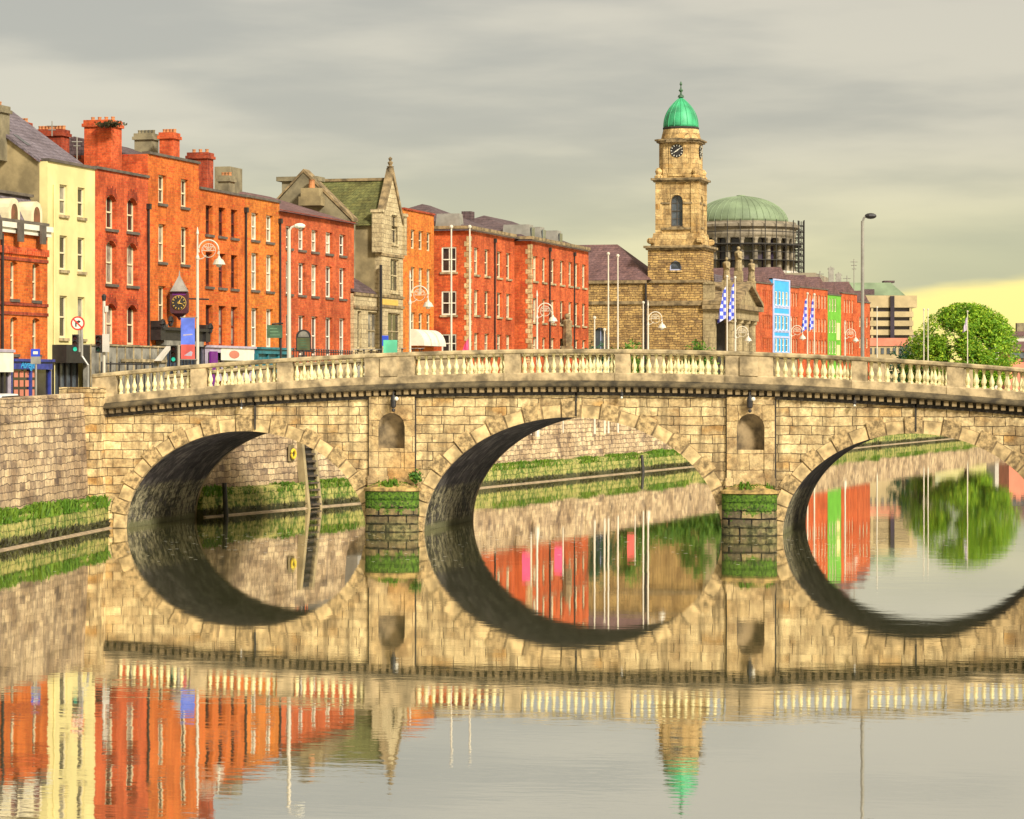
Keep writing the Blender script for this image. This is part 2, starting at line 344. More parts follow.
# ------------------------------------------------------------------ mesh helpers
class MB:
    def __init__(s): s.v = []; s.f = []
    def add(s, vs, fs):
        o = len(s.v); s.v += [tuple(x) for x in vs]; s.f += [tuple(o + i for i in q) for q in fs]
    def quad(s, a, b, c, d): s.add([a, b, c, d], [(0, 1, 2, 3)])
    def poly(s, pts): s.add(pts, [tuple(range(len(pts)))])
    def box(s, x0, y0, z0, x1, y1, z1):
        s.add([(x0,y0,z0),(x1,y0,z0),(x1,y1,z0),(x0,y1,z0),(x0,y0,z1),(x1,y0,z1),(x1,y1,z1),(x0,y1,z1)],
              [(0,3,2,1),(4,5,6,7),(0,1,5,4),(1,2,6,5),(2,3,7,6),(3,0,4,7)])
    def taperbox(s, x0, y0, z0, x1, y1, z1, i):
        s.add([(x0,y0,z0),(x1,y0,z0),(x1,y1,z0),(x0,y1,z0),(x0+i,y0+i,z1),(x1-i,y0+i,z1),(x1-i,y1-i,z1),(x0+i,y1-i,z1)],
              [(0,3,2,1),(4,5,6,7),(0,1,5,4),(1,2,6,5),(2,3,7,6),(3,0,4,7)])
    def prism(s, pts, z0, z1):                                   # plan polygon, counter-clockwise
        n = len(pts)
        s.add([(p[0], p[1], z0) for p in pts] + [(p[0], p[1], z1) for p in pts],
              [tuple(range(n-1, -1, -1)), tuple(range(n, 2*n))] + [(i, (i+1) % n, n+(i+1) % n, n+i) for i in range(n)])
    def slab(s, pts, y0, y1):                                    # outline in x-z, extruded in y
        n = len(pts)
        s.add([(p[0], y0, p[1]) for p in pts] + [(p[0], y1, p[1]) for p in pts],
              [tuple(range(n)), tuple(range(2*n-1, n-1, -1))] + [(i, n+i, n+(i+1) % n, (i+1) % n) for i in range(n)])
    def tube(s, pts, r, n=8, r1=None):
        pts = [Vector(p) for p in pts]; m = len(pts); rings = []
        up = Vector((0, 0, 1))
        for i, p in enumerate(pts):
            d = (pts[min(i+1, m-1)] - pts[max(i-1, 0)]).normalized()
            a = d.cross(up)
            if a.length < 1e-3: a = d.cross(Vector((1, 0, 0)))
            a.normalize(); b = d.cross(a)
            rr = r if r1 is None else r + (r1 - r) * i / max(1, m-1)
            rings.append([p + a*math.cos(2*math.pi*k/n)*rr + b*math.sin(2*math.pi*k/n)*rr for k in range(n)])
        vs = [q for g in rings for q in g]
        fs = [(i*n+k, (i+1)*n+k, (i+1)*n+(k+1) % n, i*n+(k+1) % n) for i in range(m-1) for k in range(n)]
        fs += [tuple(range(n)), tuple((m-1)*n + k for k in range(n-1, -1, -1))]
        s.add(vs, fs)
    def lathe(s, prof, c=(0, 0), n=12, a0=0.0):                  # profile of (r, z), bottom to top
        m = len(prof)
        vs = [(c[0]+r*math.cos(a0+2*math.pi*k/n), c[1]+r*math.sin(a0+2*math.pi*k/n), z) for r, z in prof for k in range(n)]
        fs = [(i*n+k, i*n+(k+1) % n, (i+1)*n+(k+1) % n, (i+1)*n+k) for i in range(m-1) for k in range(n)]
        fs += [tuple(range(n-1, -1, -1)), tuple((m-1)*n+k for k in range(n))]
        s.add(vs, fs)
    def ball(s, c, r, n=10, m=6, sc=(1, 1, 1)):
        vs = []; fs = []
        for i in range(m+1):
            t = math.pi*i/m
            for k in range(n):
                p = 2*math.pi*k/n
                vs.append((c[0]+r*sc[0]*math.sin(t)*math.cos(p), c[1]+r*sc[1]*math.sin(t)*math.sin(p), c[2]-r*sc[2]*math.cos(t)))
        for i in range(m):
            for k in range(n): fs.append((i*n+k, i*n+(k+1) % n, (i+1)*n+(k+1) % n, (i+1)*n+k))
        s.add(vs, fs)
    def sweepx(s, prof, xs, zf):                                 # closed profile (y, dz) swept along x on a height curve
        n = len(prof)
        vs = [(x, p[0], zf(x)+p[1]) for x in xs for p in prof]
        fs = [(i*n+k, i*n+(k+1) % n, (i+1)*n+(k+1) % n, (i+1)*n+k) for i in range(len(xs)-1) for k in range(n)]
        fs += [tuple(range(n-1, -1, -1)), tuple((len(xs)-1)*n+k for k in range(n))]
        s.add(vs, fs)
    def mesh(s, name, m, smooth=False, fix=True):
        me = bpy.data.meshes.new(name); me.from_pydata(s.v, [], s.f)
        if fix:
            bm = bmesh.new(); bm.from_mesh(me); bmesh.ops.recalc_face_normals(bm, faces=bm.faces); bm.to_mesh(me); bm.free()
        me.materials.append(m)
        if smooth:
            for p in me.polygons: p.use_smooth = True
        return me
    def build(s, name, m, parent=None, loc=(0, 0, 0), rz=0.0, smooth=False, fix=True):
        return put(name, s.mesh(name, m, smooth, fix), parent, loc, rz)
def put(name, me, parent=None, loc=(0, 0, 0), rz=0.0):
    o = bpy.data.objects.new(name, me); COL.objects.link(o); o.location = loc; o.rotation_euler = (0, 0, rz)
    if parent: o.parent = parent
    return o
def tag(o, label, cat, group=None, kind=None):
    if label: o['label'] = label
    if cat: o['category'] = cat
    if group: o['group'] = group
    if kind: o['kind'] = kind
    return o
def empty(name, label, cat, loc=(0, 0, 0), rz=0.0, group=None):
    o = bpy.data.objects.new(name, None); COL.objects.link(o); o.location = loc; o.rotation_euler = (0, 0, rz)
    o.empty_display_size = .3
    return tag(o, label, cat, group)
def kids(o): return [c for c in bpy.data.objects if c.parent == o]
def copytree(o, parent=None):
    c = o.copy(); COL.objects.link(c); c.parent = parent
    for k in kids(o): copytree(k, c)
    return c
def struct(name, mb, m, **k):
    o = mb.build(name, m, **k); o['kind'] = 'structure'; return o
FONT_DG = None
def text_mesh(name, body, size, m, shear=0.0):
    cu = bpy.data.curves.new(name, 'FONT'); cu.body = body; cu.size = size; cu.extrude = .01; cu.shear = shear; cu.align_x = 'CENTER'; cu.align_y = 'CENTER'
    to = bpy.data.objects.new(name, cu); COL.objects.link(to)
    bpy.context.view_layer.update()
    me = bpy.data.meshes.new_from_object(to.evaluated_get(bpy.context.evaluated_depsgraph_get()))
    bpy.data.objects.remove(to); me.materials.clear(); me.materials.append(m)
    me.transform(Matrix.Rotation(R(90), 4, 'X'))
    return me

# ------------------------------------------------------------------ setting: river, ground, quays
# north quay water line, camera frame (right, forward, parapet top)
NQ = [(-33.0, 10, 6.2), (-27.4, 60, 6.25), (-21.35, 118, 6.30), (-19.35, 136.6, 6.55)]
NQE = [(-16.0, 147.2, 6.3), (-8.9, 164, 5.3), (-1.87, 189, 4.6), (15.0, 236, 4.3), (40.2, 314, 4.15), (57.0, 360, 4.1), (96, 470, 4.1), (150, 640, 4.1)]
nq = [(c2w(a, b), z) for a, b, z in NQ]; nqe = [(c2w(a, b), z) for a, b, z in NQE]
def offs(line, d):
    out = []
    for i, (p, z) in enumerate(line):
        a = line[max(i-1, 0)][0]; b = line[min(i+1, len(line)-1)][0]
        t = (b - a).normalized(); nrm = Vector((-t.y, t.x))
        out.append((p + nrm*d, z))
    return out
def along(line, d):                                               # point and inland direction at a distance along a line
    for i in range(len(line)-1):
        a, za = line[i]; b, zb = line[i+1]; l_ = (b-a).length
        if d <= l_ or i == len(line)-2:
            t = (b-a)/l_; k = d/l_
            return a + t*d, za+(zb-za)*k, t, Vector((-t.y, t.x))
        d -= l_
mb = MB(); mb.quad((-400, -400, 0), (500, -400, 0), (500, 900, 0), (-400, 900, 0))
struct('water', mb, M_WATER)
mb = MB(); mb.quad((-420, -420, -2.5), (520, -420, -2.5), (520, 920, -2.5), (-420, 920, -2.5))
struct('riverbed', mb, M_MUD)
full = nq + nqe
def strip(line, d0, d1, dz, m, name, dz1=None):
    a = offs(line, d0); b = offs(line, d1); mb = MB()
    vs = []
    for (p, z), (q, _) in zip(a, b): vs += [(p.x, p.y, z+dz), (q.x, q.y, z+(dz if dz1 is None else dz1))]
    mb.add(vs, [(2*i, 2*i+2, 2*i+3, 2*i+1) for i in range(len(line)-1)])
    return struct(name, mb, m)
mb = MB(); vs = []
for (p, z) in offs(full, .75): vs += [(p.x, p.y, z-1.1), (p.x-22, p.y+4, z-1.1), (-1500, p.y*1.6+120, z-1.1)]
mb.add(vs, [q for i in range(len(full)-1) for q in ((3*i, 3*i+3, 3*i+4, 3*i+1), (3*i+1, 3*i+4, 3*i+5, 3*i+2))])
struct('ground', mb, M_EARTH)
strip(full, .95, 3.2, -.98, M_PAVE, 'pavement')
strip(full, 3.2, 12.0, -1.09, M_ASPH, 'road')
strip(full, 12.0, 16.5, -.97, M_PAVE, 'pavement')
far = MB(); far.quad((-1600, 720, 2.9), (1800, 720, 2.9), (1800, 3500, 2.9), (-1600, 3500, 2.9)); struct('ground', far, M_EARTH)
# south bank (outside the frame, but the place goes on)
sq = [(Vector((44, -160)), 6.2), (Vector((27, -60)), 6.2), (Vector((23.2, 0)), 6.3), (Vector((23.2, 11.2)), 6.3), (Vector((33, 60)), 4.8), (Vector((62, 200)), 4.3), (Vector((130, 420)), 4.2), (Vector((240, 700)), 4.2)]
mb = MB(); vs = []
for p, z in sq: vs += [(p.x+.7, p.y, z-1.1), (p.x+1500, p.y, z-1.1)]
mb.add(vs, [(2*i, 2*i+1, 2*i+3, 2*i+2) for i in range(len(sq)-1)]); struct('ground', mb, M_EARTH)

def quay_wall(line, label, side=1, caps=True):
    o = tag(bpy.data.objects.new('quay_wall', None), label, 'wall'); COL.objects.link(o); o.location = (line[0][0].x, line[0][0].y, 0)
    O = Vector((line[0][0].x, line[0][0].y))
    def band(name, m, prof, zf):
        mb = MB(); rows = []
        for i, (p, z) in enumerate(line):
            a = line[max(i-1, 0)][0]; b = line[min(i+1, len(line)-1)][0]
            t = (b-a).normalized(); nn = Vector((-t.y, t.x))*side
            rows.append([(p.x+nn.x*d-O.x, p.y+nn.y*d-O.y, (zz if zz is not None else 0)+(z*k)) for d, zz, k in prof])
        n = len(prof); vs = [q for r_ in rows for q in r_]
        mb.add(vs, [(i*n+k, i*n+(k+1) % n, (i+1)*n+(k+1) % n, (i+1)*n+k) for i in range(len(line)-1) for k in range(n)])
        mb.add(rows[0], [tuple(range(n))]); mb.add(rows[-1], [tuple(range(n))])
        return mb.build(name, m, o)
    band('wall_face', M_QUAY, [(.60, 1.2, 0), (.85, -.22, 1), (1.30, -.22, 1), (1.30, -2, 0), (.60, -2, 0)], None)
    band('footing', M_FOOT, [(0, -2, 0), (.12, 1.30, 0), (.28, 1.42, 0), (.72, 1.45, 0), (.72, -2, 0)], None)
    band('coping', M_QUAY, [(.81, -.22, 1), (.81, -.03, 1), (.90, 0, 1), (1.30, 0, 1), (1.38, -.03, 1), (1.38, -.22, 1)], None)
    band('silt_edge', M_SILT, [(-.20, -.4, 0), (-.10, .02, 0), (.05, .08, 0), (.05, -.4, 0)], None)
    return o
qw = quay_wall(nq, 'old stained stone quay wall left of the bridge with a mossy footing')
qe = quay_wall(nqe, 'long stone quay wall beyond the bridge seen through the arches')
quay_wall(sq[:3], 'stone quay wall of the near bank right of the bridge', -1)
quay_wall(sq[3:], 'stone quay wall of the far bank right side beyond the bridge', -1)
# end pier of the left wall
ep = MB(); O = nq[0][0]
x0 = bx(73)[0]-O.x; 
pz = nq[3][0]-O; t_ = (nq[3][0]-nq[2][0]).normalized(); n_ = Vector((-t_.y, t_.x))
a = pz - t_*1.9 + n_*.25; b = pz + t_*.15 + n_*.25; c = b + n_*1.8; d = a + n_*1.8
ep.prism([(a.x, a.y), (b.x, b.y), (c.x, c.y), (d.x, d.y)], 1.2, 6.55)
a, b, c, d = a-n_*.06-t_*.06, b-n_*.06+t_*.06, c, d
ep.prism([(a.x, a.y), (b.x, b.y), (c.x, c.y), (d.x, d.y)], 6.553, 6.80)
ep.build('end_pier', M_STONE, qw)

def tufts(line, label, name, m, d, z, n, h, spread, a=0.0, b=1.0, lim=None):
    """leafy growth on a ledge: one uncountable mass of small blades"""
    tot = sum((line[i+1][0]-line[i][0]).length for i in range(len(line)-1))
    mb = MB()
    for _ in range(n):
        s_ = tot*(a+(b-a)*random.random()); p, _, t, nn = along(line, s_)
        dens = mnoise.noise(Vector((p.x*.35, p.y*.35, 1.7)))
        if random.random() > .50 + dens*1.7: continue
        q = p + nn*(d + random.uniform(-spread, spread))
        hh = h*(.35+random.random()**1.5*1.1)*(.8+1.3*max(-.5, dens))
        ang = random.uniform(0, math.pi); wv = random.uniform(.025, .06)
        dx, dy = math.cos(ang)*wv, math.sin(ang)*wv
        lx, ly = random.uniform(-.15, .15), random.uniform(-.15, .15)
        zz = z + random.uniform(-.1, .05)
        mb.add([(q.x-dx, q.y-dy, zz), (q.x+dx, q.y+dy, zz), (q.x+dx*.6+lx, q.y+dy*.6+ly, zz+hh), (q.x-dx*.6+lx, q.y-dy*.6+ly, zz+hh)], [(0, 1, 2, 3)])
    o = mb.build(name, m, fix=False); tag(o, label, 'plants', kind='stuff'); return o
tufts(nq, 'bright green weeds growing along the ledge of the left quay wall', 'ledge_plants', M_GRASS, .38, 1.42, 15000, .15, .26, .38, 1.0)
tufts(nq, 'dark weed hanging low on the left wall footing near the water', 'tide_weed', M_WEED, .06, .20, 3000, .20, .05, .38, 1.0)
tufts(nqe, 'green weeds growing on the wall ledge beyond the bridge', 'ledge_plants', M_GRASS, .38, 1.40, 30000, .12, .28, 0.0, .45)
tufts(nqe, 'dark weed low on the wall footing beyond the bridge', 'tide_weed', M_WEED, .06, .20, 7000, .19, .05, 0.0, .45)

tufts(nq, 'ragged green weed trailing over the edge of the left wall ledge', 'trailing_weed', M_GRASS, .10, 1.12, 3200, .30, .07, .38, 1.0)
tufts(nqe, 'ragged green weed trailing over the wall ledge beyond the bridge', 'trailing_weed', M_GRASS, .10, 1.12, 6500, .30, .07, 0.0, .45)
# ------------------------------------------------------------------ the bridge
BW = 11.2
def zr(x): return 8.59 - .0021*x*x                                 # top of the handrail
ARCH = [(-15.85, 6.0, 4.72), (0.0, 7.10, 5.42), (15.85, 6.0, 4.72)]
PIL = (-8.58, 8.42); PILW = 1.10
XE = 23.45
br = empty('stone_bridge', 'humpbacked three arched stone bridge with a pale balustrade spanning the river', 'bridge')
def zlow(x):
    for c, a, h in ARCH:
        if abs(x-c) < a: return h*math.sqrt(max(0, 1-((x-c)/a)**2))
    return -1.5
xs = sorted(set([round(-XE + i*.25, 3) for i in range(int(2*XE/.25)+1)] + [XE] + [c+s*a for c, a, _ in ARCH for s in (-1, 1)] +
     [c - a*math.cos(math.pi*k/40) for c, a, _ in ARCH for k in range(41)] + [p+s*PILW for p in PIL for s in (-1, 1)]))
def bridge_wall(y0, y1, holes):
    mb = MB()
    for i in range(len(xs)-1):
        x0, x1 = xs[i], xs[i+1]
        if x1-x0 < 1e-4: continue
        xm = (x0+x1)/2
        if holes and any(abs(xm-p) < PILW for p in PIL): continue
        za, zb = zlow(x0), zlow(x1)
        if zlow(xm) < 0: za = zb = -1.5
        else: za, zb = max(za, 0), max(zb, 0)
        mb.quad((x0, y0, za), (x1, y0, zb), (x1, y0, zr(x1)-1.64), (x0, y0, zr(x0)-1.64))
        mb.quad((x0, y1, za), (x1, y1, zb), (x1, y1, zr(x1)-1.64), (x0, y1, zr(x0)-1.64))
    for x in (-XE, XE): mb.quad((x, y0, -1.5), (x, y1, -1.5), (x, y1, zr(x)-1.64), (x, y0, zr(x)-1.64))
    return mb.build('spandrel_wall', M_STONE, br, fix=False)
bridge_wall(0, .5, True); bridge_wall(BW, BW-.5, False)
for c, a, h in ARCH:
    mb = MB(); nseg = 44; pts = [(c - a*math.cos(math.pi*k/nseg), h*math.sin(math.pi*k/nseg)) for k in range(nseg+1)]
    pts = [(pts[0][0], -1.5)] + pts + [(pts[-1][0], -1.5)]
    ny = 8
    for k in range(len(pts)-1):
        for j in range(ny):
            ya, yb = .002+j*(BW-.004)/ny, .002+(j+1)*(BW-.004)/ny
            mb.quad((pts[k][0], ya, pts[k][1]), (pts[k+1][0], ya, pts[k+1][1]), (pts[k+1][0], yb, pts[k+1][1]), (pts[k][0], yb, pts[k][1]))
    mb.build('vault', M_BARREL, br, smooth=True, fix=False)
    for front in (True, False):
        ring = MB(); nv = 25 if a > 6.5 else 23; pr = .02
        def pt(t, r):
            nx, nz = math.cos(t)/a, math.sin(t)/h; q = math.hypot(nx, nz)
            return (c - a*math.cos(t) - nx/q*r, h*math.sin(t) + nz/q*r)
        y0, y1 = (-pr, .3) if front else (BW-.3, BW+pr)
        ns = nv*3; A = [pt(math.pi*k/ns, -.012) for k in range(ns+1)]; B = [pt(math.pi*k/ns, .585) for k in range(ns+1)]
        for k in range(ns):
            P = [A[k], A[k+1], B[k+1], B[k]]
            yf_ = y0 if front else y1
            ring.quad(*[(p[0], yf_, p[1]) for p in P]); ring.quad((*[B[k][0], y0], B[k][1]), (B[k+1][0], y0, B[k+1][1]), (B[k+1][0], y1, B[k+1][1]), (B[k][0], y1, B[k][1])); ring.quad((A[k][0], y0, A[k][1]), (A[k+1][0], y0, A[k+1][1]), (A[k+1][0], y1, A[k+1][1]), (A[k][0], y1, A[k][1]))
        o = ring.build('arch_ring', M_TCORN, br, fix=False)
        for k in range(nv):
            rough = (k % 2 == (nv//2) % 2)
            if not front: continue
            t0, t1 = math.pi*k/nv + .0065, math.pi*(k+1)/nv - .0065
            ts = [t0+(t1-t0)*i/3 for i in range(4)]
            if rough:
                m_ = MB(); m_.slab([pt(t, -.020) for t in ts] + [pt(t, .74) for t in reversed(ts)], -.085, .28); m_.build('rusticated_voussoir', M_VERM, o)
            else:
                m_ = MB(); m_.slab([pt(t, -.016) for t in ts] + [pt(t, .56) for t in reversed(ts)], -.045, .28); m_.build('voussoir', M_RING, o)
# roadway
mb = MB(); xx = [-31, -27] + [-XE + i*XE/12 for i in range(25)] + [27, 31]
zd = lambda x: max(zr(x)-1.42, 5.25) if abs(x) <= XE else 5.25
mb.sweepx([(.5, -.35), (.5, .14), (2.4, .14), (2.4, 0), (BW-2.4, 0), (BW-2.4, .14), (BW-.5, .14), (BW-.5, -.35)], xx, zd)
mb.build('roadway', M_ASPH, br)
for sgn, yb in ((1, 0.0), (-1, BW)):
    Yf = lambda p: [(yb + sgn*y, z) for y, z in p]
    xf = [-XE + i*2*XE/48 for i in range(49)]
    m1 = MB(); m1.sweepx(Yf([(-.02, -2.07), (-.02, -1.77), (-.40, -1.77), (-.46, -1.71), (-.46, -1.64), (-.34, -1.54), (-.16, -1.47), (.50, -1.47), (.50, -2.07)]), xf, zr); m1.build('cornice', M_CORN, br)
    m2 = MB(); m3 = MB()
    nb = 128
    for i in range(nb):
        x = -XE + .1 + (2*XE-.2)*(i+.5)/nb; z = zr(x)
        m2.box(x-.105, min(yb-sgn*.30, yb-sgn*.02), z-2.0, x+.105, max(yb-sgn*.30, yb-sgn*.02), z-1.775)
    m2.build('dentil_course', M_TCORN, br)['kind'] = 'stuff'
    m3.sweepx(Yf([(-.024, -2.16), (-.024, -2.005), (-.10, -2.005), (-.10, -2.16)]), xf, zr); m3.build('frieze_shadow_band', M_DARKST, br)  # frieze shadow under the dentils, painted as a near-black band
    m4 = MB(); m4.sweepx(Yf([(-.13, -1.467), (-.13, -1.13), (-.08, -1.10), (.32, -1.10), (.36, -1.13), (.36, -1.467)]), xf, zr); m4.build('plinth_course', M_PED, br)
    m5 = MB(); m5.sweepx(Yf([(-.12, -.215), (-.17, -.17), (-.17, -.06), (-.10, 0), (.32, 0), (.40, -.06), (.40, -.17), (.34, -.215)]), xf, zr); m5.build('handrail', M_RAIL, br)
    # pedestals and balusters
    peds = [(-XE, -22.25), (-18.5, -17.75), (-14.2, -13.45), (-9.9, -7.5), (-3.15, -2.4), (2.1, 2.8), (7.25, 9.45), (13.05, 13.75), (17.35, 18.1), (21.7, XE)]
    for x0, x1 in peds:
        p = MB(); segs = [x0 + (x1-x0)*i/3 for i in range(4)]
        p.sweepx(Yf([(-.16, -1.47), (-.16, -1.15), (-.12, -1.11), (-.12, -.218), (.33, -.218), (.33, -1.11), (.36, -1.15), (.36, -1.47)]), segs, zr)
        if x1-x0 > 2:                                            # broad die over a pier: raised centre
            xm = (x0+x1)/2; p.sweepx(Yf([(-.20, -1.11), (-.20, -.222), (-.125, -.222), (-.125, -1.11)]), [xm-.42, xm, xm+.42], zr)
        p.build('pedestal', M_PED, br)
    prof = [(.115, 0), (.115, .07), (.07, .09), (.085, .13), (.135, .24), (.128, .32), (.075, .44), (.052, .56), (.062, .64), (.095, .68), (.06, .70), (.105, .72), (.105, .775)]; prof = [(a_*.90, b_*1.142) for a_, b_ in prof]
    bal = MB(); bal.lathe(prof, n=8); bm_ = bal.mesh('baluster', M_BALU, smooth=False)
    rest = MB()
    for i in range(len(peds)-1):
        xa, xb = peds[i][1], peds[i+1][0]; nb = round((xb-xa)/.35)
        for k in range(nb):
            x = xa + (xb-xa)*(k+.5)/nb
            if sgn == 1: put('baluster', bm_, br, (x, yb+sgn*.11, zr(x)-1.10))
            else: rest.lathe([(r_, z_+zr(x)-1.10) for r_, z_ in prof], (x, yb+sgn*.11), 6)
    if rest.v: rest.build('baluster', M_BALU, br)['kind'] = 'stuff'
    # pilasters with niches, cutwaters
    for px in PIL:
        g = MB(); yf = yb - sgn*.14; rN = .64; zs = 4.95; zb_ = 2.85; zt = zr(px)-2.08
        n = 20; hx = [-PILW] + [-rN*math.cos(math.pi*i/n) for i in range(n+1)] + [PILW]
        for i in range(len(hx)-1):
            x0, x1 = hx[i], hx[i+1]
            if i == 0 or i == len(hx)-2: g.quad((px+x0, yf, 2.0), (px+x1, yf, 2.0), (px+x1, yf, zt), (px+x0, yf, zt)); continue
            t0, t1 = math.sqrt(max(0, rN*rN-x0*x0)), math.sqrt(max(0, rN*rN-x1*x1))
            g.quad((px+x0, yf, zs+t0), (px+x1, yf, zs+t1), (px+x1, yf, zt), (px+x0, yf, zt))
            g.quad((px+x0, yf, 2.0), (px+x1, yf, 2.0), (px+x1, yf, zb_), (px+x0, yf, zb_))
        for s_ in (-1, 1): g.quad((px+s_*PILW, yf, 2.0), (px+s_*PILW, yb+sgn*.1, 2.0), (px+s_*PILW, yb+sgn*.1, zt), (px+s_*PILW, yf, zt))
        gp = g; g = MB()
        for i in range(n):
            a0, a1 = math.pi*i/n, math.pi*(i+1)/n
            P = lambda a_, z_, q=1.0: (px-rN*math.cos(a_)*q, yf+sgn*.50*math.sin(a_)*q, z_)
            g.quad(P(a0, zb_), P(a1, zb_), P(a1, zs), P(a0, zs))
            for j in range(6):
                b0, b1 = math.pi/2*j/6, math.pi/2*(j+1)/6
                g.quad(P(a0, zs+rN*math.sin(b0), math.cos(b0)), P(a1, zs+rN*math.sin(b0), math.cos(b0)), P(a1, zs+rN*math.sin(b1), math.cos(b1)), P(a0, zs+rN*math.sin(b1), math.cos(b1)))
        po = gp.build('pilaster', M_STONE2, br, fix=False); g.build('niche_recess', M_NICHE, po, fix=False)
        for s_ in (-1, 1):
            q = MB(); ya, yc = sorted((yb-sgn*.035, yb-sgn*.002)); xq = px+s_*(PILW+.035); q.box(xq-.032, ya, 2.2, xq+.032, yc, zt-.1); q.build('drain_line', M_DARKST, po)
        q = MB(); ya, yc = sorted((yf+sgn*.05, yf+sgn*.40)); q.box(px-rN+.004, ya, zb_-.05, px+rN-.004, yc, 3.92)
        q.build('niche_panel', M_STONE2, po)
        q = MB(); ya, yc = sorted((yf-sgn*.07, yf)); q.box(px-PILW-.05, ya, 2.16, px+PILW+.05, yc, 2.62); q.build('pilaster_base', M_STONE2, po)
        # keystone and voussoirs of the niche head
        q = MB()
        for k in range(7):
            t0, t1 = math.pi*k/7+.02, math.pi*(k+1)/7-.02
            rr = .92 if k != 3 else 1.02
            pl = [(px-math.cos(t0)*(rN+.004), zs+math.sin(t0)*(rN+.004)), (px-math.cos(t1)*(rN+.004), zs+math.sin(t1)*(rN+.004)), (px-math.cos(t1)*rr, zs+math.sin(t1)*rr), (px-math.cos(t0)*rr, zs+math.sin(t0)*rr)]
            ya, yc = sorted((yf-sgn*.02, yf+sgn*.02)); q.slab(pl, ya, yc)
        q.build('niche_arch', M_STONE2, po)
        cw = MB(); hw = 1.26; px0 = px; px = px*.994; pl = [(px-hw*math.cos(math.pi*k/18), yb-sgn*(.95*math.sin(math.pi*k/18)**.42+.02)) for k in range(19)]
        if sgn < 0: pl = pl[::-1]
        def sc(f): return [(px+(x-px)*f, yb+(y-yb)*f) for x, y in pl]
        zc = -1.62
        for k in range(9):                                       # projecting, slightly uneven courses
            z1 = zc + (.39 if k else .42); cw.prism(sc(1.0 + random.uniform(-.006, .018)), zc, z1-.03); cw.prism(sc(.975), z1-.03, z1); zc = z1
        co = cw.build('cutwater', M_CUT, br)
        cp = MB(); cp.prism(sc(1.06), zc+.002, zc+.13)
        m_ = len(pl); lo = sc(1.02); hi = sc(.35)
        cp.add([(x, y, zc+.132) for x, y in lo] + [(x, y, zc+.46) for x, y in hi], [(i, i+1, m_+i+1, m_+i) for i in range(m_-1)] + [tuple(range(m_, 2*m_))])
        cp.build('cutwater_cap', M_CAP, co)
        ms = MB()
        for _ in range(330 if sgn > 0 else 80):
            an = random.uniform(.1, math.pi-.1); f_ = random.uniform(.5, .98)
            x, y = px-hw*math.cos(an)*f_, yb-sgn*.9*math.sin(an)*f_
            z = zc+.13+(1-f_)*.55; e = random.uniform(0, 6.28); ww = random.uniform(.03, .07); hh = random.uniform(.05, .2)*(1.3 if mnoise.noise(Vector((x*1.5, y, 3))) > 0 else .35)
            ms.quad((x-ww*math.cos(e), y-ww*math.sin(e), z-.03), (x+ww*math.cos(e), y+ww*math.sin(e), z-.03), (x+ww*math.cos(e)*.5, y+ww*math.sin(e)*.5-.03, z+hh), (x-ww*math.cos(e)*.5, y-ww*math.sin(e)*.5-.03, z+hh))
        mo = ms.build('moss', M_GRASS, co, fix=False); mo['kind'] = 'stuff'
# navigation lamps under the cornice: one over each niche, small ones by the crowns
def nav_lamp(x, big):
    t = empty('bridge_lamp', None, None, (x, 0, zr(x)-2.0))
    y = -.42 if big else -.30
    b = MB()
    if big:
        b.tube([(0, -.1, .12), (0, y, .12), (0, y, -.05)], .045, 8); b.lathe([(.06, -.62), (.13, -.55), (.15, -.25), (.11, -.08), (.07, -.02)], (0, y), 10)
        b.ball((0, y, -.72), .09, 8, 5)
    else:
        b.tube([(0, -.1, .1), (0, y, .1), (0, y, -.02)], .03, 6); b.lathe([(.05, -.22), (.09, -.16), (.09, -.05), (.05, -.01)], (0, y), 8)
    b.build('bracket', M_IRON, t)
    g = MB(); g.ball((.16 if big else 0, y-.05, -.18 if big else -.25), .10 if big else .055, 8, 6); g.build('lamp_glass', M_WHITE, t)
    return t
for x, lab in ((-8.42, 'black bracket lamp hanging over the left pier niche'), (8.42, 'black bracket lamp hanging over the right pier niche')):
    tag(nav_lamp(x, True), lab, 'lamp', 'lamps hung on the bridge face')
for x, lab in ((-15.9, 'tiny lamp under the cornice above the left arch'), (2.45, 'tiny lamp under the cornice above the middle arch'), (13.2, 'tiny lamp under the cornice above the right arch')):
    tag(nav_lamp(x, False), lab, 'lamp', 'lamps hung on the bridge face')
# drain joint lines on the crowns
for x, z0 in ((.25, 5.42), (15.95, 4.75), (-15.3, 4.75)):
    d = MB(); d.box(x-.04, -.10, z0+.03, x+.04, -.002, zr(x)-2.0); d.build('drain_pipe', M_DARKST, br)
# a fern at the left pier
def leaf_clump(center, rad, n, size, sc=(1, 1, 1), shell=.55, seed=0, flat=False):
    rnd = random.Random(seed); mb = MB()
    for _ in range(n):
        d = Vector((rnd.gauss(0, 1), rnd.gauss(0, 1), rnd.gauss(0, 1))).normalized()
        rr = rad*(shell + (1-shell)*rnd.random())
        p = Vector((center[0]+d.x*rr*sc[0], center[1]+d.y*rr*sc[1], center[2]+d.z*rr*sc[2]))
        e1 = Vector((rnd.gauss(0, 1), rnd.gauss(0, 1), rnd.gauss(0, .7))).normalized(); e2 = e1.cross(d + Vector((rnd.gauss(0, .5), rnd.gauss(0, .5), .4)))
        if e2.length < .01: continue
        e2.normalize(); s_ = size*rnd.uniform(.6, 1.3)
        mb.quad(p-e1*s_, p-e2*s_*.55, p+e1*s_, p+e2*s_*.55)
    return mb
fern = leaf_clump((0, 0, 0), .34, 160, .11, (1, .7, 1), .1, 3)
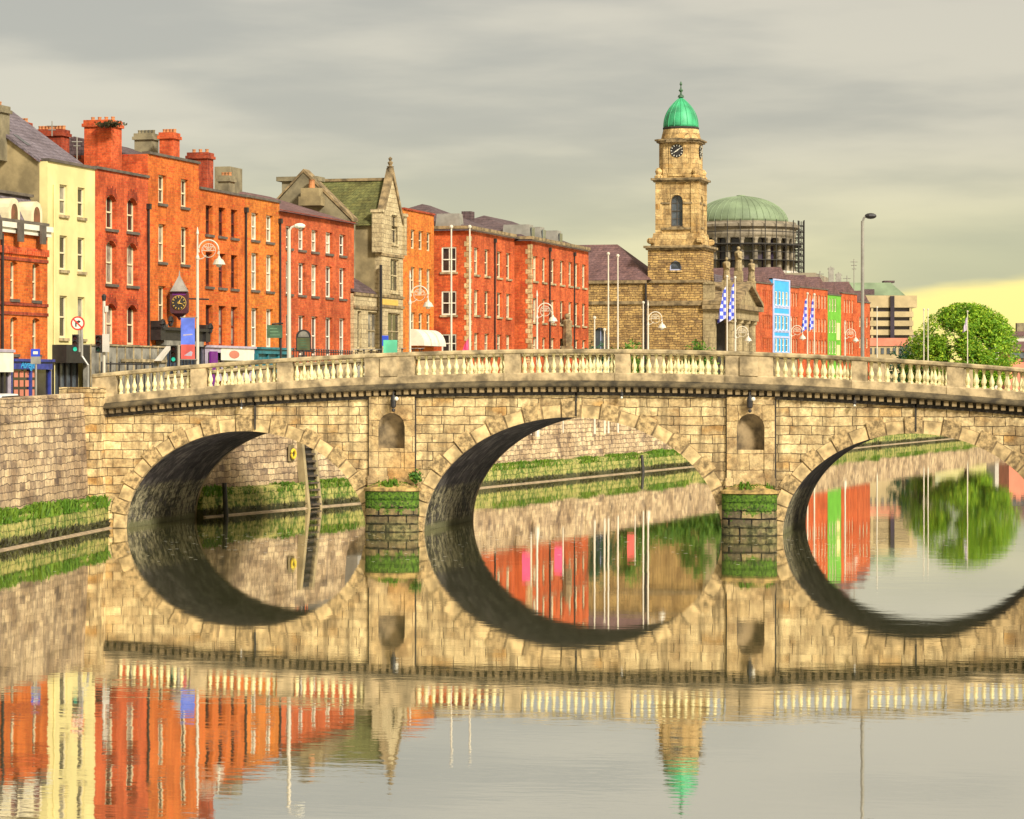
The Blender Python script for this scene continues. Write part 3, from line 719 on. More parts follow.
tag(fern.build('fern', M_BUSH, None, (-7.35, -.36, 2.62), fix=False), 'small bright green fern sprouting beside the left bridge pier', 'plant')

# ------------------------------------------------------------------ house kit
WC = {}
def add_window(parent, ox, oy, rz, w_, z0, h_, style):
    """style: (frame mat, pane mat, sill mat or None, bars, depth) at x,y (left jamb) in the parent's space"""
    fm, pm, sm, bars, dep = style
    key = (round(w_, 2), round(h_, 2), fm.name, pm.name, sm.name if sm else '', bars, dep)
    if key not in WC:
        w2, h2 = key[0], key[1]; f = MB(); fw = min(.11, w2*.13)
        ya, yb = dep-.10, dep
        f.box(0, ya, 0, fw, yb, h2); f.box(w2-fw, ya, 0, w2, yb, h2); f.box(fw, ya, 0, w2-fw, yb, fw*1.2); f.box(fw, ya, h2-fw, w2-fw, yb, h2)
        if bars >= 1: f.box(fw, ya-.02, h2*.5-.045, w2-fw, yb-.02, h2*.5+.045)
        if bars >= 2: f.box(w2/2-.03, ya+.02, fw*1.2, w2/2+.03, yb-.01, h2*.5-.045); f.box(w2/2-.03, ya+.02, h2*.5+.045, w2/2+.03, yb-.01, h2-fw)
        if bars >= 3:
            for k in (.25, .75): f.box(fw, ya+.024, h2*k-.025, w2/2-.03, yb-.014, h2*k+.025); f.box(w2/2+.03, ya+.024, h2*k-.025, w2-fw, yb-.014, h2*k+.025)
        p = MB(); p.box(fw*.5, yb-.035, fw*.5, w2-fw*.5, yb-.005, h2-fw*.5)
        s_ = None
        if sm:
            s_ = MB(); s_.box(-.12, -.12, -.17, w2+.12, dep-.002, -.003)
        WC[key] = (f.mesh('window', fm), p.mesh('pane', pm), s_.mesh('sill', sm) if s_ else None)
    a, b, c = WC[key]
    o = put('window', a, parent, (ox, oy, z0), rz); pn = put('pane', b, o)
    if pm in VARY:
        pn.material_slots[0].link = 'OBJECT'; pn.material_slots[0].material = random.choice(VARY[pm])
    if c: put('sill', c, o)
    return o
def panel(mb, ox, oy, dx, dy, Lg, z0, z1, holes, dep=.28, arch=None):
    """a wall face with real openings, running Lg along (dx,dy); inwards is to the left of that"""
    nx, ny = -dy, dx
    P = lambda s_, z, d=0.0: (ox+dx*s_+nx*d, oy+dy*s_+ny*d, z)
    X_ = sorted(set([0, Lg] + [v for h in holes for v in h[:2]])); Z_ = sorted(set([z0, z1] + [v for h in holes for v in h[2:4]]))
    for i in range(len(X_)-1):
        for j in range(len(Z_)-1):
            if X_[i+1]-X_[i] < 1e-4 or Z_[j+1]-Z_[j] < 1e-4: continue
            xm, zm = (X_[i]+X_[i+1])/2, (Z_[j]+Z_[j+1])/2
            if any(h[0] < xm < h[1] and h[2] < zm < h[3] for h in holes): continue
            mb.quad(P(X_[i], Z_[j]), P(X_[i+1], Z_[j]), P(X_[i+1], Z_[j+1]), P(X_[i], Z_[j+1]))
    for h in holes:
        a, b, c, d = h[:4]
        mb.quad(P(a, c), P(a, c, dep), P(a, d, dep), P(a, d)); mb.quad(P(b, c), P(b, d), P(b, d, dep), P(b, c, dep))
        mb.quad(P(a, c), P(b, c), P(b, c, dep), P(a, c, dep)); mb.quad(P(a, d), P(a, d, dep), P(b, d, dep), P(b, d))
        if arch:
            rise = arch*(b-a); n = 8; pts = []
            for k in range(n+1):
                t = k/n; pts.append((a+(b-a)*t, d - rise + rise*math.sqrt(max(0, 1-(2*t-1)**2)) if arch >= .45 else d - rise*(2*t-1)**2))
            for k in range(n):
                (xa, za), (xb, zb) = pts[k], pts[k+1]
                mb.quad(P(xa, za), P(xb, zb), P(xb, d), P(xa, d)); mb.quad(P(xa, za), P(xb, zb), P(xb, zb, dep), P(xa, za, dep))
LINE_P, LINE_A = Vector((-26.6, 162.0)), R(15.0)
LD = Vector((math.sin(LINE_A), math.cos(LINE_A)))
def on_line(u, off=0.0, P=None, A=None):
    """camera-frame point where the facade line (moved off metres towards the river) meets column u"""
    d = LD if A is None else Vector((math.sin(A), math.cos(A))); p0 = (LINE_P if P is None else P) + Vector((d.y, -d.x))*off
    k = (u-U0)/FPX
    s_ = (k*p0.y - p0.x)/(d.x - k*d.y)
    return p0 + d*s_
class Fac:
    """facade frame: local x along the front (left to right), local y into the house"""
    def __init__(s, uA, uB, off=0.0, P=None, A=None):
        a = on_line(uA, off, P, A); b = on_line(uB, off, P, A)
        s.a = c2w(a.x, a.y); s.b = c2w(b.x, b.y); s.L = (s.b-s.a).length; s.d = (s.b-s.a)/s.L; s.rz = math.atan2(s.d.y, s.d.x)
    def sx(s, u):
        k = (u-U0)/FPX; r = Vector((FW[0]+k*RT[0], FW[1]+k*RT[1])); c = Vector(CAM)
        det = r.x*(-s.d.y)+r.y*s.d.x; w_ = s.a-c
        D = (w_.x*(-s.d.y)+w_.y*s.d.x)/det; p = c+r*D
        return (p-s.a).dot(s.d), D
    def z(s, u, v): return zat(v, s.sx(u)[1])
    def loc(s, u, D):                                             # any place -> local x, y
        p = at(u, D)-s.a; return p.dot(s.d), p.dot(Vector((-s.d.y, s.d.x)))
ZB = 2.6
def chimney(root, F, u0, u1, v0, v1, back, m, pots=4, dep=1.2, band=True, potm=None):
    """stack seen between columns u0..u1 and rows v0 (top) .. v1, standing back metres behind the front"""
    uc = (u0+u1)/2; D = F.sx(uc)[1]
    # move along the line of sight until the point is back metres inside
    for _ in range(12):
        x, y = F.loc(uc, D); D += (back-y)/ .9 * .25
    wv = max(.7, (u1-u0)*D/FPX - dep*.27 - .24); x, y = F.loc(uc, D); zt, zb = zat(v0, D), zat(v1, D)-1.2
    ang = -F.rz + YAW*1.0
    # the stack's broad face looks along the terrace (towards the camera): width runs across the house
    b = MB(); dx = dep/2; dy = wv/2
    b.box(x-dx, y-dy, zb, x+dx, y+dy, zt-.42)
    o = b.build('chimney', m, root)
    if band:
        k = MB(); k.box(x-dx-.12, y-dy-.12, zt-.418, x+dx+.12, y+dy+.12, zt-.22); k.box(x-dx-.04, y-dy-.04, zt-.218, x+dx+.04, y+dy+.04, zt); k.build('chimney_cap', m, o)
    for i in range(pots):
        p = MB(); yy = y-dy+wv*(i+.5)/pots; p.lathe([(.13, zt), (.11, zt+.18), (.13, zt+.19), (.13, zt+.25)], (x, yy), 8); p.build('chimney_pot', potm or M_TERRA, o)
    return o
ST_DARK = (M_WHITE, M_PANED, M_RAIL, 2, .16)
def house(name, label, uA, uB, vA, mat, rows, cols, style, off=0.0, depth=9.0, top='parapet', roofm=None, arch=None, dep=.28, ridge=2.2, vB=None, copm=None, group=None, P=None, A=None, west=None, skip=(), cornice=True):
    F = Fac(uA, uB, off, P, A); zt = F.z(uA, vA); dep *= 1.18; style = (*style[:4], style[4]*1.18)
    if vB is not None: zt = (zt + F.z(uB, vB))/2
    if cornice: zt -= .16
    root = empty(name, label, 'house', (F.a.x, F.a.y, 0), F.rz, group)
    holes = []; wins = []
    for (ur, vt, vb) in rows:
        z1, z0 = F.z(ur, vt), F.z(ur, vb)
        for (c0, c1) in cols:
            if (rows.index((ur, vt, vb)), cols.index((c0, c1))) in skip: continue
            x0, x1 = F.sx(c0)[0], F.sx(c1)[0]
            x1 -= 0.0
            holes.append((x0, x1, z0, z1)); wins.append((x0, 0, 0, x1-x0, z0, z1-z0))
    mb = MB(); panel(mb, 0, 0, 1, 0, F.L, ZB, zt, holes, dep, arch)
    wh = []
    if west:
        wrows, wcols = west
        for (ur, vt, vb) in wrows:
            for (c0, c1) in wcols:
                # west face: x = 0 plane, measured on lines of sight
                def yz(u, v):
                    k = (u-U0)/FPX; r = Vector((FW[0]+k*RT[0], FW[1]+k*RT[1])); w_ = F.a-Vector(CAM); nn = F.d
                    D = w_.dot(nn)/r.dot(nn); p = Vector(CAM)+r*D-F.a
                    return p.dot(Vector((-F.d.y, F.d.x))), zat(v, D)
                ya, zA = yz(c0, vt); yb_, zB_ = yz(c1, vb)
                wh.append((depth-ya, depth-yb_, zB_, zA)); wins.append((0, ya, -math.pi/2, ya-yb_, zB_, zA-zB_))
    panel(mb, 0, depth, 0, -1, depth, ZB, zt, wh, dep)
    mb.quad((F.L, 0, ZB), (F.L, depth, ZB), (F.L, depth, zt), (F.L, 0, zt)); mb.quad((0, depth, ZB), (F.L, depth, ZB), (F.L, depth, zt), (0, depth, zt))
    if top == 'parapet': mb.quad((0, 0, zt), (F.L, 0, zt), (F.L, depth, zt), (0, depth, zt))
    mb.build('wall', mat, root, fix=False)
    for (x, y, rz, w_, z0, h_) in wins: add_window(root, x, y, rz, w_, z0, h_, style if rz == 0 else ST_DARK)
    if cornice:
        c = MB(); c.box(-.02, -.12, zt+.002, F.L+.02, .4, zt+.16); c.build('coping', copm or M_LEDG, root)
    if roofm:
        r = MB(); Lr = F.L
        if top == 'parapet': y0, z0 = .6, zt-.25
        else: y0, z0 = -.35, zt+.02
        if top == 'hip':
            i = min(depth/2, Lr/2.2)
            pts = [(-.35, y0, z0), (Lr+.35, y0, z0), (Lr+.35, depth+.35, z0), (-.35, depth+.35, z0), (i, depth/2, zt+ridge), (Lr-i, depth/2, zt+ridge)]
            r.add(pts, [(0, 1, 5, 4), (1, 2, 5), (2, 3, 4, 5), (3, 0, 4), (0, 3, 2, 1)])
        else:
            r.add([(0, y0, z0), (Lr, y0, z0), (Lr, depth, z0), (0, depth, z0), (0, depth/2, zt+ridge), (Lr, depth/2, zt+ridge)], [(0, 1, 5, 4), (2, 3, 4, 5), (0, 4, 3), (1, 2, 5), (0, 3, 2, 1)])
        r.build('roof', roofm, root)
    return root, F, zt
ST_PALE = (M_FRAME, M_PANEP, M_LEDG, 2, .26)
ST_WHITE = (M_WHITE, M_PANEP, M_LEDG, 2, .26)
ST_GREY = (M_FRAME, M_PANEG, M_RAIL, 1, .20)
ST_RED = (M_PANER, M_PANEG, M_LEDG, 1, .30)
ST_DARK = (M_WHITE, M_PANED, M_RAIL, 2, .16)
ST_ARCH = (M_FRAME, M_PANEG, M_LEDG, 2, .34)
def downpipe(root, F, u, z0=3.5, zt=18.0, r=.07):
    x = F.sx(u)[0]; d = MB(); d.tube([(x, -.10, z0), (x, -.10, zt)], r, 6); d.box(x-.16, -.24, zt-.25, x+.16, -.005, zt+.1); d.build('downpipe', M_IRON, root)
def shopfront(root, F, u0, u1, v0, v1, m, fasc, door=True, glass=M_PANED, n=3, proj=.22):
    """fascia with cornice, pilasters, stall riser and glazing standing proud of the wall"""
    x0, x1 = F.sx(u0)[0], F.sx(u1)[0]; zt, zb = F.z((u0+u1)/2, v0), F.z((u0+u1)/2, v1)
    zf = zt-(zt-zb)*.27; s_ = MB()
    s_.box(x0, -proj-.12, zf, x1, -.004, zt-.15); s_.box(x0-.08, -proj-.25, zt-.148, x1+.08, -.004, zt)
    for i in range(n+1):
        x = x0+(x1-x0)*i/n; s_.box(x-.12, -proj, zb-.6, x+.12, -.004, zf-.003)
    s_.box(x0+.13, -proj+.06, zb-.6, x1-.13, -.006, zb-.05)
    o = s_.build('shopfront', m, root)
    g = MB(); g.box(x0+.13, -proj+.12, zb-.05, x1-.13, -.01, zf-.006); g.build('shop_window', glass, o)
    return o, x0, x1, zf, zt

# --- brick house with dormers and the blue shop, far left
H, F, zt = house('brick_house', 'orange brick house with white hooded dormers above a blue shopfront at far left', -46, 47.5, 211.5, M_ORANGE, [(14, 261, 299), (14, 317, 354)], [(-34, -27), (-11.5, -4.5), (10.5, 17.5), (32.5, 39.5)], (M_FRAME, M_PANEG, M_LEDG, 1, .30), off=.4, depth=8, arch=.12)
c = MB(); c.box(-.05, -.35, zt-.35, F.L+.05, .02, zt-.05); c.box(-.05, -.22, zt-.62, F.L+.05, .02, zt-.353); c.build('eaves_cornice', M_WHITE, H)
zs = F.z(14, 299.5)-.22
for zz in (zs, F.z(14, 258.5), F.z(14, 313)):
    c = MB(); c.box(0, -.07, zz-.1, F.L, -.003, zz+.08); c.build('string_course', M_CHIM, H)
c = MB()
for i in range(40): c.box(F.L*i/40+.05, -.14, zt-1.75, F.L*i/40+.25, -.004, zt-1.5)
c.box(0, -.12, zt-1.5, F.L, -.004, zt-1.35); c.build('dentil_band', M_RED, H)
mz = F.z(20, 193)
r_ = MB(); r_.add([(-.0, .3, zt+.1), (F.L, .3, zt+.1), (F.L, 7.8, zt+.1), (0, 7.8, zt+.1), (.0, 1.1, mz), (F.L, 1.1, mz), (F.L, 7.0, mz), (0, 7.0, mz)], [(0, 1, 5, 4), (1, 2, 6, 5), (2, 3, 7, 6), (3, 0, 4, 7), (4, 5, 6, 7)]); r_.build('mansard_roof', M_SLATEP, H)
c = MB(); c.box(-.05, .85, mz+.003, F.L+.05, 7.1, mz+.16); c.build('roof_curb', M_LEDG, H)
for uc in (-31, -8.5, 13.5, 36):
    x = F.sx(uc)[0]; zb_, zp = F.z(13, 224.5), F.z(13, 198)
    zsr = zb_+(zp-zb_)*.45; hw = .74
    pl = [(x-hw, zb_), (x+hw, zb_), (x+hw, zsr)] + [(x+hw*math.cos(t), zsr+(zp-zsr)*math.sin(t)**.8) for t in [math.pi*k/12 for k in range(1, 12)]] + [(x-hw, zsr)]
    d = MB(); d.slab(pl, -.05, 1.6); do = d.build('dormer', M_FRAME, H)
    hw2 = .40; pl = [(x-hw2, zb_+.15), (x+hw2, zb_+.15), (x+hw2, zsr)] + [(x+hw2*math.cos(t), zsr+(zp-zsr)*.62*math.sin(t)) for t in [math.pi*k/10 for k in range(1, 10)]] + [(x-hw2, zsr)]
    d = MB(); d.slab(pl, -.075, -.046); d.build('dormer_window', M_PANER, do)
    d = MB(); d.box(x-.32, -.5, zb_-.95, x+.32, -.38, zb_+.1); d.build('window_box', M_LEDG, do)
x_ = F.sx(.5)[0]; d = MB(); d.tube([(x_, -.12, 3.5), (x_, -.12, zt-.7)], .09, 6); d.build('downpipe', M_IRON, H)
o, x0, x1, zf, z1 = shopfront(H, F, 8, 47, 359, 397, M_BLUE, None, n=2)
me = text_mesh('shop_lettering', 'Abrega', .62, M_CYAN, .35); put('shop_lettering', me, o, (x0+(x1-x0)*.34, -.36, (zf+z1)/2-.05))
x0, x1 = F.sx(9.5)[0], F.sx(28)[0]
d = MB()
for k in range(14): d.box(x0+.5+(x1-x0-.8)*random.random(), -.115, F.z(20, 397)+random.uniform(0, 2.0), x0+.6+(x1-x0-.8)*random.random()*.2+(x1-x0)*.3*random.random()+.25, -.112+.001*k-.02, F.z(20, 397)+random.uniform(2.0, 2.6)) if False else d.box(x0+.35+(k % 4)*.72, -.116, F.z(20, 396)+(k//4)*.52, x0+.85+(k % 4)*.72, -.112, F.z(20, 396)+(k//4)*.52+.36)
d.build('window_display', M_SALMON, o)
o, *_ = shopfront(H, F, -46, 7, 349, 400, M_LILAC, None, n=3)
d = MB(); d.box(F.sx(-46)[0], -.42, F.z(-10, 372), F.sx(6.5)[0], -.36, F.z(-10, 349)); d.build('fascia_board', M_WHITE, o)

# --- cream house
H, F, zt = house('cream_house', 'tall narrow cream rendered house with a slate roof beside the dormered brick house', 47.6, 95, 158.5, M_CREAM, [(63, 184.7, 215), (63, 235.5, 270), (63, 295.7, 338)], [(59.6, 67.2), (77.7, 84.8)], ST_GREY, depth=10, vB=166.5)
g = MB(); rz_ = zt+3.5; g.add([(-.06, .5, ZB), (-.06, 10.5, ZB), (-.06, 10.5, zt-.2), (-.06, 5.4, rz_), (-.06, .5, zt-.1), (-.02, .5, ZB), (-.02, 10.5, ZB), (-.02, 10.5, zt-.2), (-.02, 5.4, rz_), (-.02, .5, zt-.1)], [(0, 1, 2, 3, 4), (5, 6, 7, 8, 9), (3, 4, 9, 8), (2, 3, 8, 7)]); g.build('gable_wall', M_TAN, H)
r_ = MB(); xe = F.L
r_.add([(-.25, .35, zt+.05), (xe, .35, zt+.05), (F.L, 5.4, rz_+.15), (-.25, 5.4, rz_+.15), (-.25, 10.6, zt-.1), (F.L, 10.6, zt-.1), (-.25, .35, zt-.12), (-.25, 5.4, rz_-.05), (-.25, 10.6, zt-.3)], [(0, 1, 2, 3), (3, 2, 5, 4), (0, 3, 7, 6), (3, 4, 8, 7)]); r_.build('roof', M_SLATEP, H, fix=False)
for yy in (1.7, 2.9):
    s_ = MB(); zz = zt+.05+(yy-.35)*(3.6/5.05); s_.add([(.9, yy, zz+.03), (1.5, yy, zz+.03), (1.5, yy+.9, zz+.67), (.9, yy+.9, zz+.67)], [(0, 1, 2, 3)]); s_.build('skylight', M_PANED, H, fix=False)
d = MB(); d.tube([(F.sx(53)[0], -.07, 4), (F.sx(53)[0], -.07, zt-1.3)], .05, 6); d.build('downpipe', M_CREAM, H)
chimney(H, F, 33, 71, 130, 161, 6.2, M_CHIM, 8)
chimney(H, F, 13, 32, 122.5, 142, 8.4, M_CHIM, 3)
chimney(H, F, -6, 5, 106, 140, 3.6, M_GREYR, 1)
shop = MB(); x0, x1 = F.sx(52)[0], F.sx(76)[0]
shop.box(x0, -.9, F.z(63, 363), x1, -.02, F.z(63, 345)); so_ = shop.build('black_canopy', M_IRON, H)
d = MB()
for i in range(5): d.box(x0+(x1-x0)*i/4-.06, -.12, 4.2, x0+(x1-x0)*i/4+.06, -.02, F.z(63, 363)-.003)
d.build('shop_bars', M_IRON, so_)
d = MB(); d.box(x0, -.016, 4.2, x1, -.006, F.z(63, 363)-.01); d.build('shop_window', M_PANEB, so_)

# --- red house with arched windows
H, F, zt = house('red_brick_house', 'red brick house with segmental arched windows and a huge chimney next to the cream house', 95.1, 148, 166.5, M_RED, [(111, 194.5, 229), (111, 240.4, 284), (111, 303.5, 344)], [(106, 116.6), (127, 137.6)], ST_ARCH, depth=10, arch=.22, dep=.36, vB=175, roofm=M_SLATE, ridge=.8)
for (ur, vt) in ((111, 194.5), (111, 240.4), (111, 303.5)):
    for c0, c1 in ((106, 116.6), (127, 137.6)):
        x0, x1 = F.sx(c0)[0], F.sx(c1)[0]; z = F.z(ur, vt); b = MB(); n = 9; cx = (x0+x1)/2; wd = x1-x0
        for k in range(n):
            t = -1+2*(k+.5)/n; bw = wd/n*.62; x = cx+t*wd*.56; zz = z-.22*wd*t*t+.03
            b.box(x-bw/2, -.03, zz, x+bw/2, -.002, zz+(.52 if k % 2 else .36))
        b.build('brick_arch', M_DARKST if False else M_CHIM, H)
downpipe(H, F, 147.2, zt=zt-1.7, r=.08)
ch = chimney(H, F, 83, 123, 121, 168, 2.6, M_RED, 4, dep=1.7)
vg = leaf_clump((0, 0, 0), .7, 260, .12, (1, 1.6, .35), .2, 5)
D_ = F.sx(108)[1]; x, y = F.loc(109, D_+2.6); 
vo = vg.build('buddleia', M_WEED, ch, (x, y, F.z(108, 121)+.05), fix=False); vo['kind'] = 'stuff'
# --- orange house with the hanging clock
H, F, zt = house('orange_brick_house', 'bright orange brick house with two columns of sash windows behind the hanging clock', 148.2, 199, 151.5, M_ORANGE, [(162, 175, 203.5), (162, 224, 262), (162, 286, 324)], [(158.5, 165.8), (181, 188.3)], ST_PALE, depth=10, dep=.34, vB=161.5, roofm=M_SLATE, ridge=1.2)
s_ = MB(); s_.box(-.04, .02, F.z(150, 215), -.003, 4.5, zt-.002); s_.build('side_wall', M_RED, H)
chimney(H, F, 133, 160, 134, 158, 5.0, M_GREYR, 5, potm=M_GREYR); chimney(H, F, 158, 181, 133, 160, 2.2, M_RED, 4)
# black pub front with scrolls
x0, x1 = F.sx(152)[0], F.sx(200)[0]
p = MB(); p.box(x0, -.55, F.z(175, 341), x1, -.02, F.z(175, 331)); p.box(x0-.3, -.75, F.z(175, 331)+.003, x1+.1, -.02, F.z(175, 328)); 
p.box(x0-.3, -.7, F.z(175, 341), x0+.5, -.02, F.z(155, 321)); p.box(x1-.7, -.7, F.z(175, 341), x1+.1, -.02, F.z(198, 325))
po = p.build('pub_fascia', M_IRON, H)
b = MB(); b.box(x0+.6, -.58, F.z(175, 346), x1-.8, -.02, F.z(175, 341)-.003); b.build('pub_signboard', M_HOARD, po)
q = MB()
for i in range(14): q.box(x0+.2+i*(x1-x0-.4)/13-.04, -.4, 3.6, x0+.2+i*(x1-x0-.4)/13+.04, -.33, F.z(175, 346)-.01)
q.build('pub_bars', M_IRON, po)
q = MB(); q.box(x0, -.2, 3.6, x1, -.02, F.z(175, 346)-.006); q.build('pub_window', pane('blue_grey_glass', (.05, .08, .14), .2), po)
for uu, vv in ((152, 325), (160, 322), (200, 329)):
    q = MB(); xx_ = F.sx(uu)[0]; zz = F.z(uu, vv); q.tube([(xx_+.34*math.cos(t)*(1-t/14), -.72, zz+.34*math.sin(t)*(1-t/14)) for t in [k*.5 for k in range(20)]], .09, 6); q.build('scroll', M_IRON, po)

# --- three more brick houses
H, F, zt = house('brick_house', 'orange brick house with three dark red narrow window columns over a purple shop', 199.2, 245.5, 187, M_ORANGE, [(209, 205.5, 234.5), (209, 252, 286.5), (209, 305, 345)], [(205.7, 212.6), (218.7, 225.6), (231, 237.6)], ST_RED, depth=10, dep=.36, vB=194.5, roofm=M_SLATE, ridge=1.6)
downpipe(H, F, 244.8, zt=zt-.8, r=.08)
chimney(H, F, 186, 215, 153, 186, 2.4, M_CHIM, 3); chimney(H, F, 214, 243, 162, 190, 7.5, M_GREYR, 0, dep=2.5, band=False); chimney(H, F, 217, 236, 176, 190, 4.2, M_GREYR, 3)
o, x0, x1, zf, z1 = shopfront(H, F, 201, 246, 346, 372, M_LILAC, None, n=3, proj=.5)
d = MB(); d.box(x0-.1, -.75, 4, x0+1.1, -.62, z1-.4); d.build('shutter', M_PURP, o)
d = MB(); d.box(x0+2.0, -.66, zf-.5, x1-.2, -.625, zf+.35); d.build('sale_poster', M_WHITE, o)
d = MB(); d.ball((x0+4.4, -.665, zf-.1), .55, 10, 6, (1.8, .03, .5)); d.build('poster_motif', M_SALMON, o)
H, F, zt = house('yellow_orange_house', 'yellowish orange brick house two windows wide over a teal shop', 245.7, 279.5, 194.5, M_ORANGE2, [(255, 213, 240), (255, 253, 290), (255, 308, 347)], [(251.5, 258.4), (266.3, 273)], ST_WHITE, depth=10, dep=.24, vB=201, roofm=M_SLATE, ridge=1.0)
o, *_ = shopfront(H, F, 250, 281, 347.5, 372, M_TEAL, None, n=3, proj=.6, glass=M_TEAL)
downpipe(H, F, 279, zt=zt-1.2, r=.08)
H, F, zt = house('long_red_house', 'long orange red brick terrace front with five white sash window columns', 279.7, 354, 210.5, M_ORED, [(302, 228, 250), (302, 263, 295), (302, 315.5, 355)], [(286, 292), (298.6, 305), (311.6, 318), (325.8, 332.3), (339.5, 345.6)], ST_WHITE, depth=10, dep=.24, vB=221.5, copm=M_CHIM, roofm=M_SLATER, ridge=1.9, top='hip')
# --- grey rendered gable rising behind it
D_ = 216.0
def west_gable(name, label, pts_uv, D, thick, mat, cat='house'):
    """gable wall facing the camera's side, outline from the photograph at its own distance, with the house behind it"""
    base = at(pts_uv[0][0], D); root = empty(name, label, cat, (base.x, base.y, 0), LINE_ROT)
    return root
FL = Fac(300, 340); LINE_ROT = FL.rz
def across(uA, uB, D):
    """frame whose local x runs away from the river->towards it (left to right in view), y runs away from the camera"""
    a = at(uA, D); dirv = Vector((-FL.d.y, FL.d.x)) * -1.0
    # inland is left in the view; local x points towards the river (right)
    return a, math.atan2(dirv.y, dirv.x), dirv
a, rzv, dv = across(276, 354, 220.5)
ax = lambda u: (at(u, 220)-a).dot(dv)
root = empty('rendered_house', 'grey brown rendered gable house with a terracotta potted chimney behind the long red front', 'house', (a.x, a.y, 0), rzv)
z_ = lambda v: zat(v, 219.5)
g = MB(); xr, xl, xp = ax(355), ax(276), ax(304)
g.slab([(xl, 3), (xr, 3), (xr, z_(221)), (xp, z_(172)), (xl, z_(200))], 0, 1.2); g.build('gable_wall', M_GREYR, root)
g = MB(); g.slab([(xl+.1, z_(197)), (xp+.6, z_(197)), (xp+.6, z_(180)), (xl+.1, z_(180))], .6, 2.0); g.slab([(xl-.3, z_(180)+.004), (xp+1, z_(180)+.004), (xp+1, z_(175.5)), (xl-.3, z_(175.5))], .4, 2.2); g.build('chimney', M_GREYR, root)
g = MB(); t = .18
g.slab([(xp, z_(172)+.02), (xr+.2, z_(222)+.02), (xr+.2, z_(222)+t+.1), (xp, z_(172)+t+.1)], -.06, 1.3); g.slab([(xp-.004, z_(172)+.02), (xp-.004, z_(172)+t+.1), (xl-.2, z_(201)+t), (xl-.2, z_(201))], -.06, 1.3); g.build('roof', M_TCORN, root)
xc0, xc1 = ax(303), ax(327)
g = MB(); g.box(xc0, -1.0, z_(206), xc1, -.004, z_(197)); g.box(xc0+.15, -.9, z_(197)+.003, xc1-.15, -.004, z_(188.5)); ch = g.build('chimney', M_TAN, root)
g = MB(); g.lathe([(.27, z_(188.5)), (.22, z_(181)), (.27, z_(180))], ((xc0+xc1)/2, -.45), 10); g.build('chimney_pot', M_TERRA, ch)

# --- stone gable house
F = Fac(381, 403, .6); root = empty('stone_gable_house', 'narrow pale stone gabled house with a mossy slate roof and tall finial', 'house', (F.a.x, F.a.y, 0), F.rz)
Lg = F.L; ze = F.z(392, 226); zap = F.z(392, 177)
mb = MB(); holes = []
xw0, xw1 = F.sx(391)[0], F.sx(398.5)[0]
def wz(v0, v1): return F.z(394, v1), F.z(394, v0)
ws = [(F.sx(391.6)[0], F.sx(397.6)[0], *wz(215, 244)), (xw0-.1, xw1+.2, *wz(259, 292)), (F.sx(388)[0], F.sx(402)[0]-.35, *wz(313, 350))]
panel(mb, 0, 0, 1, 0, Lg, ZB, ze, [(ws[0][0], ws[0][1], ws[0][2], ze)] + ws[1:], .3)
# gable triangle with its window
h = ws[0]; zz0, zz1 = ze, zap
tri = lambda x: ze+(zap-ze)*(1-abs(x-Lg/2)/(Lg/2))
xs_ = sorted(set([0, h[0], Lg/2, h[1], Lg]))
for i in range(len(xs_)-1):
    x0, x1 = xs_[i], xs_[i+1]; xm = (x0+x1)/2
    if h[0] < xm < h[1]:
        mb.quad((x0, 0, h[3]), (x1, 0, h[3]), (x1, 0, max(tri(x1), h[3])), (x0, 0, max(tri(x0), h[3])))
        if h[2] > ze: mb.quad((x0, 0, ze), (x1, 0, ze), (x1, 0, h[2]), (x0, 0, h[2]))
    else: mb.quad((x0, 0, ze), (x1, 0, ze), (x1, 0, tri(x1)), (x0, 0, tri(x0)))
for (sx0, sx1) in ((h[0], h[0]), (h[1], h[1])): mb.quad((sx0, 0, h[2]), (sx0, .3, h[2]), (sx0, .3, h[3]), (sx0, 0, h[3]))
mb.quad((0, 0, ZB), (0, .5, ZB), (0, .5, ze), (0, 0, ze)); mb.quad((Lg, 0, ZB), (Lg, 8, ZB), (Lg, 8, ze), (Lg, 0, ze))
mb.build('gable_front', M_ASHLAR, root, fix=False)
for h in ws: add_window(root, h[0], 0, 0, h[1]-h[0], h[2], h[3]-h[2], (M_ASHLAR, M_PANEG, M_ASHLAR, 2, .26))
g = MB(); g.box(-.15, -.12, ze-.05, Lg+.15, .02, ze+.16) if False else None
for v_ in (256, 297, 307): g.box(-.1, -.1, F.z(394, v_)-.1, Lg+.1, -.004, F.z(394, v_)+.1)
g.build('string_course', M_TCORN, root)
g = MB(); g.box(.3, -.06, F.z(394, 305.5), Lg*.75, -.004, F.z(394, 300)); g.build('inscribed_panel', M_GOLD, root)
g = MB(); tk = .32
for s_ in (-1, 1):
    xo = Lg/2+s_*(Lg/2+.12); g.slab([(Lg/2, zap+.05), (xo, ze-.1), (xo, ze+.35), (Lg/2, zap+.75)], -.12, .45) if s_ > 0 else g.slab([(Lg/2-.004, zap+.75), (xo, ze+.35), (xo, ze-.1), (Lg/2-.004, zap+.05)], -.12, .45)
g.build('gable_coping', M_TCORN, root)
for xo in (-.15, Lg+.15):
    g = MB(); g.box(xo-.25, -.2, ze-2.2, xo+.25, .62, ze+.9); g.box(xo-.33, -.3, ze+.902, xo+.33, .72, ze+1.15); g.build('kneeler', M_ASHLAR, root)
g = MB(); zf_ = zap+.5; g.lathe([(.30, zf_-.3), (.22, zf_+.25), (.32, zf_+.32), (.12, zf_+.4), (.24, zf_+.65), (.08, zf_+.78), (.18, zf_+.95), (.04, zf_+1.1)], (Lg/2, .15), 8); g.build('finial', M_TCORN, root)
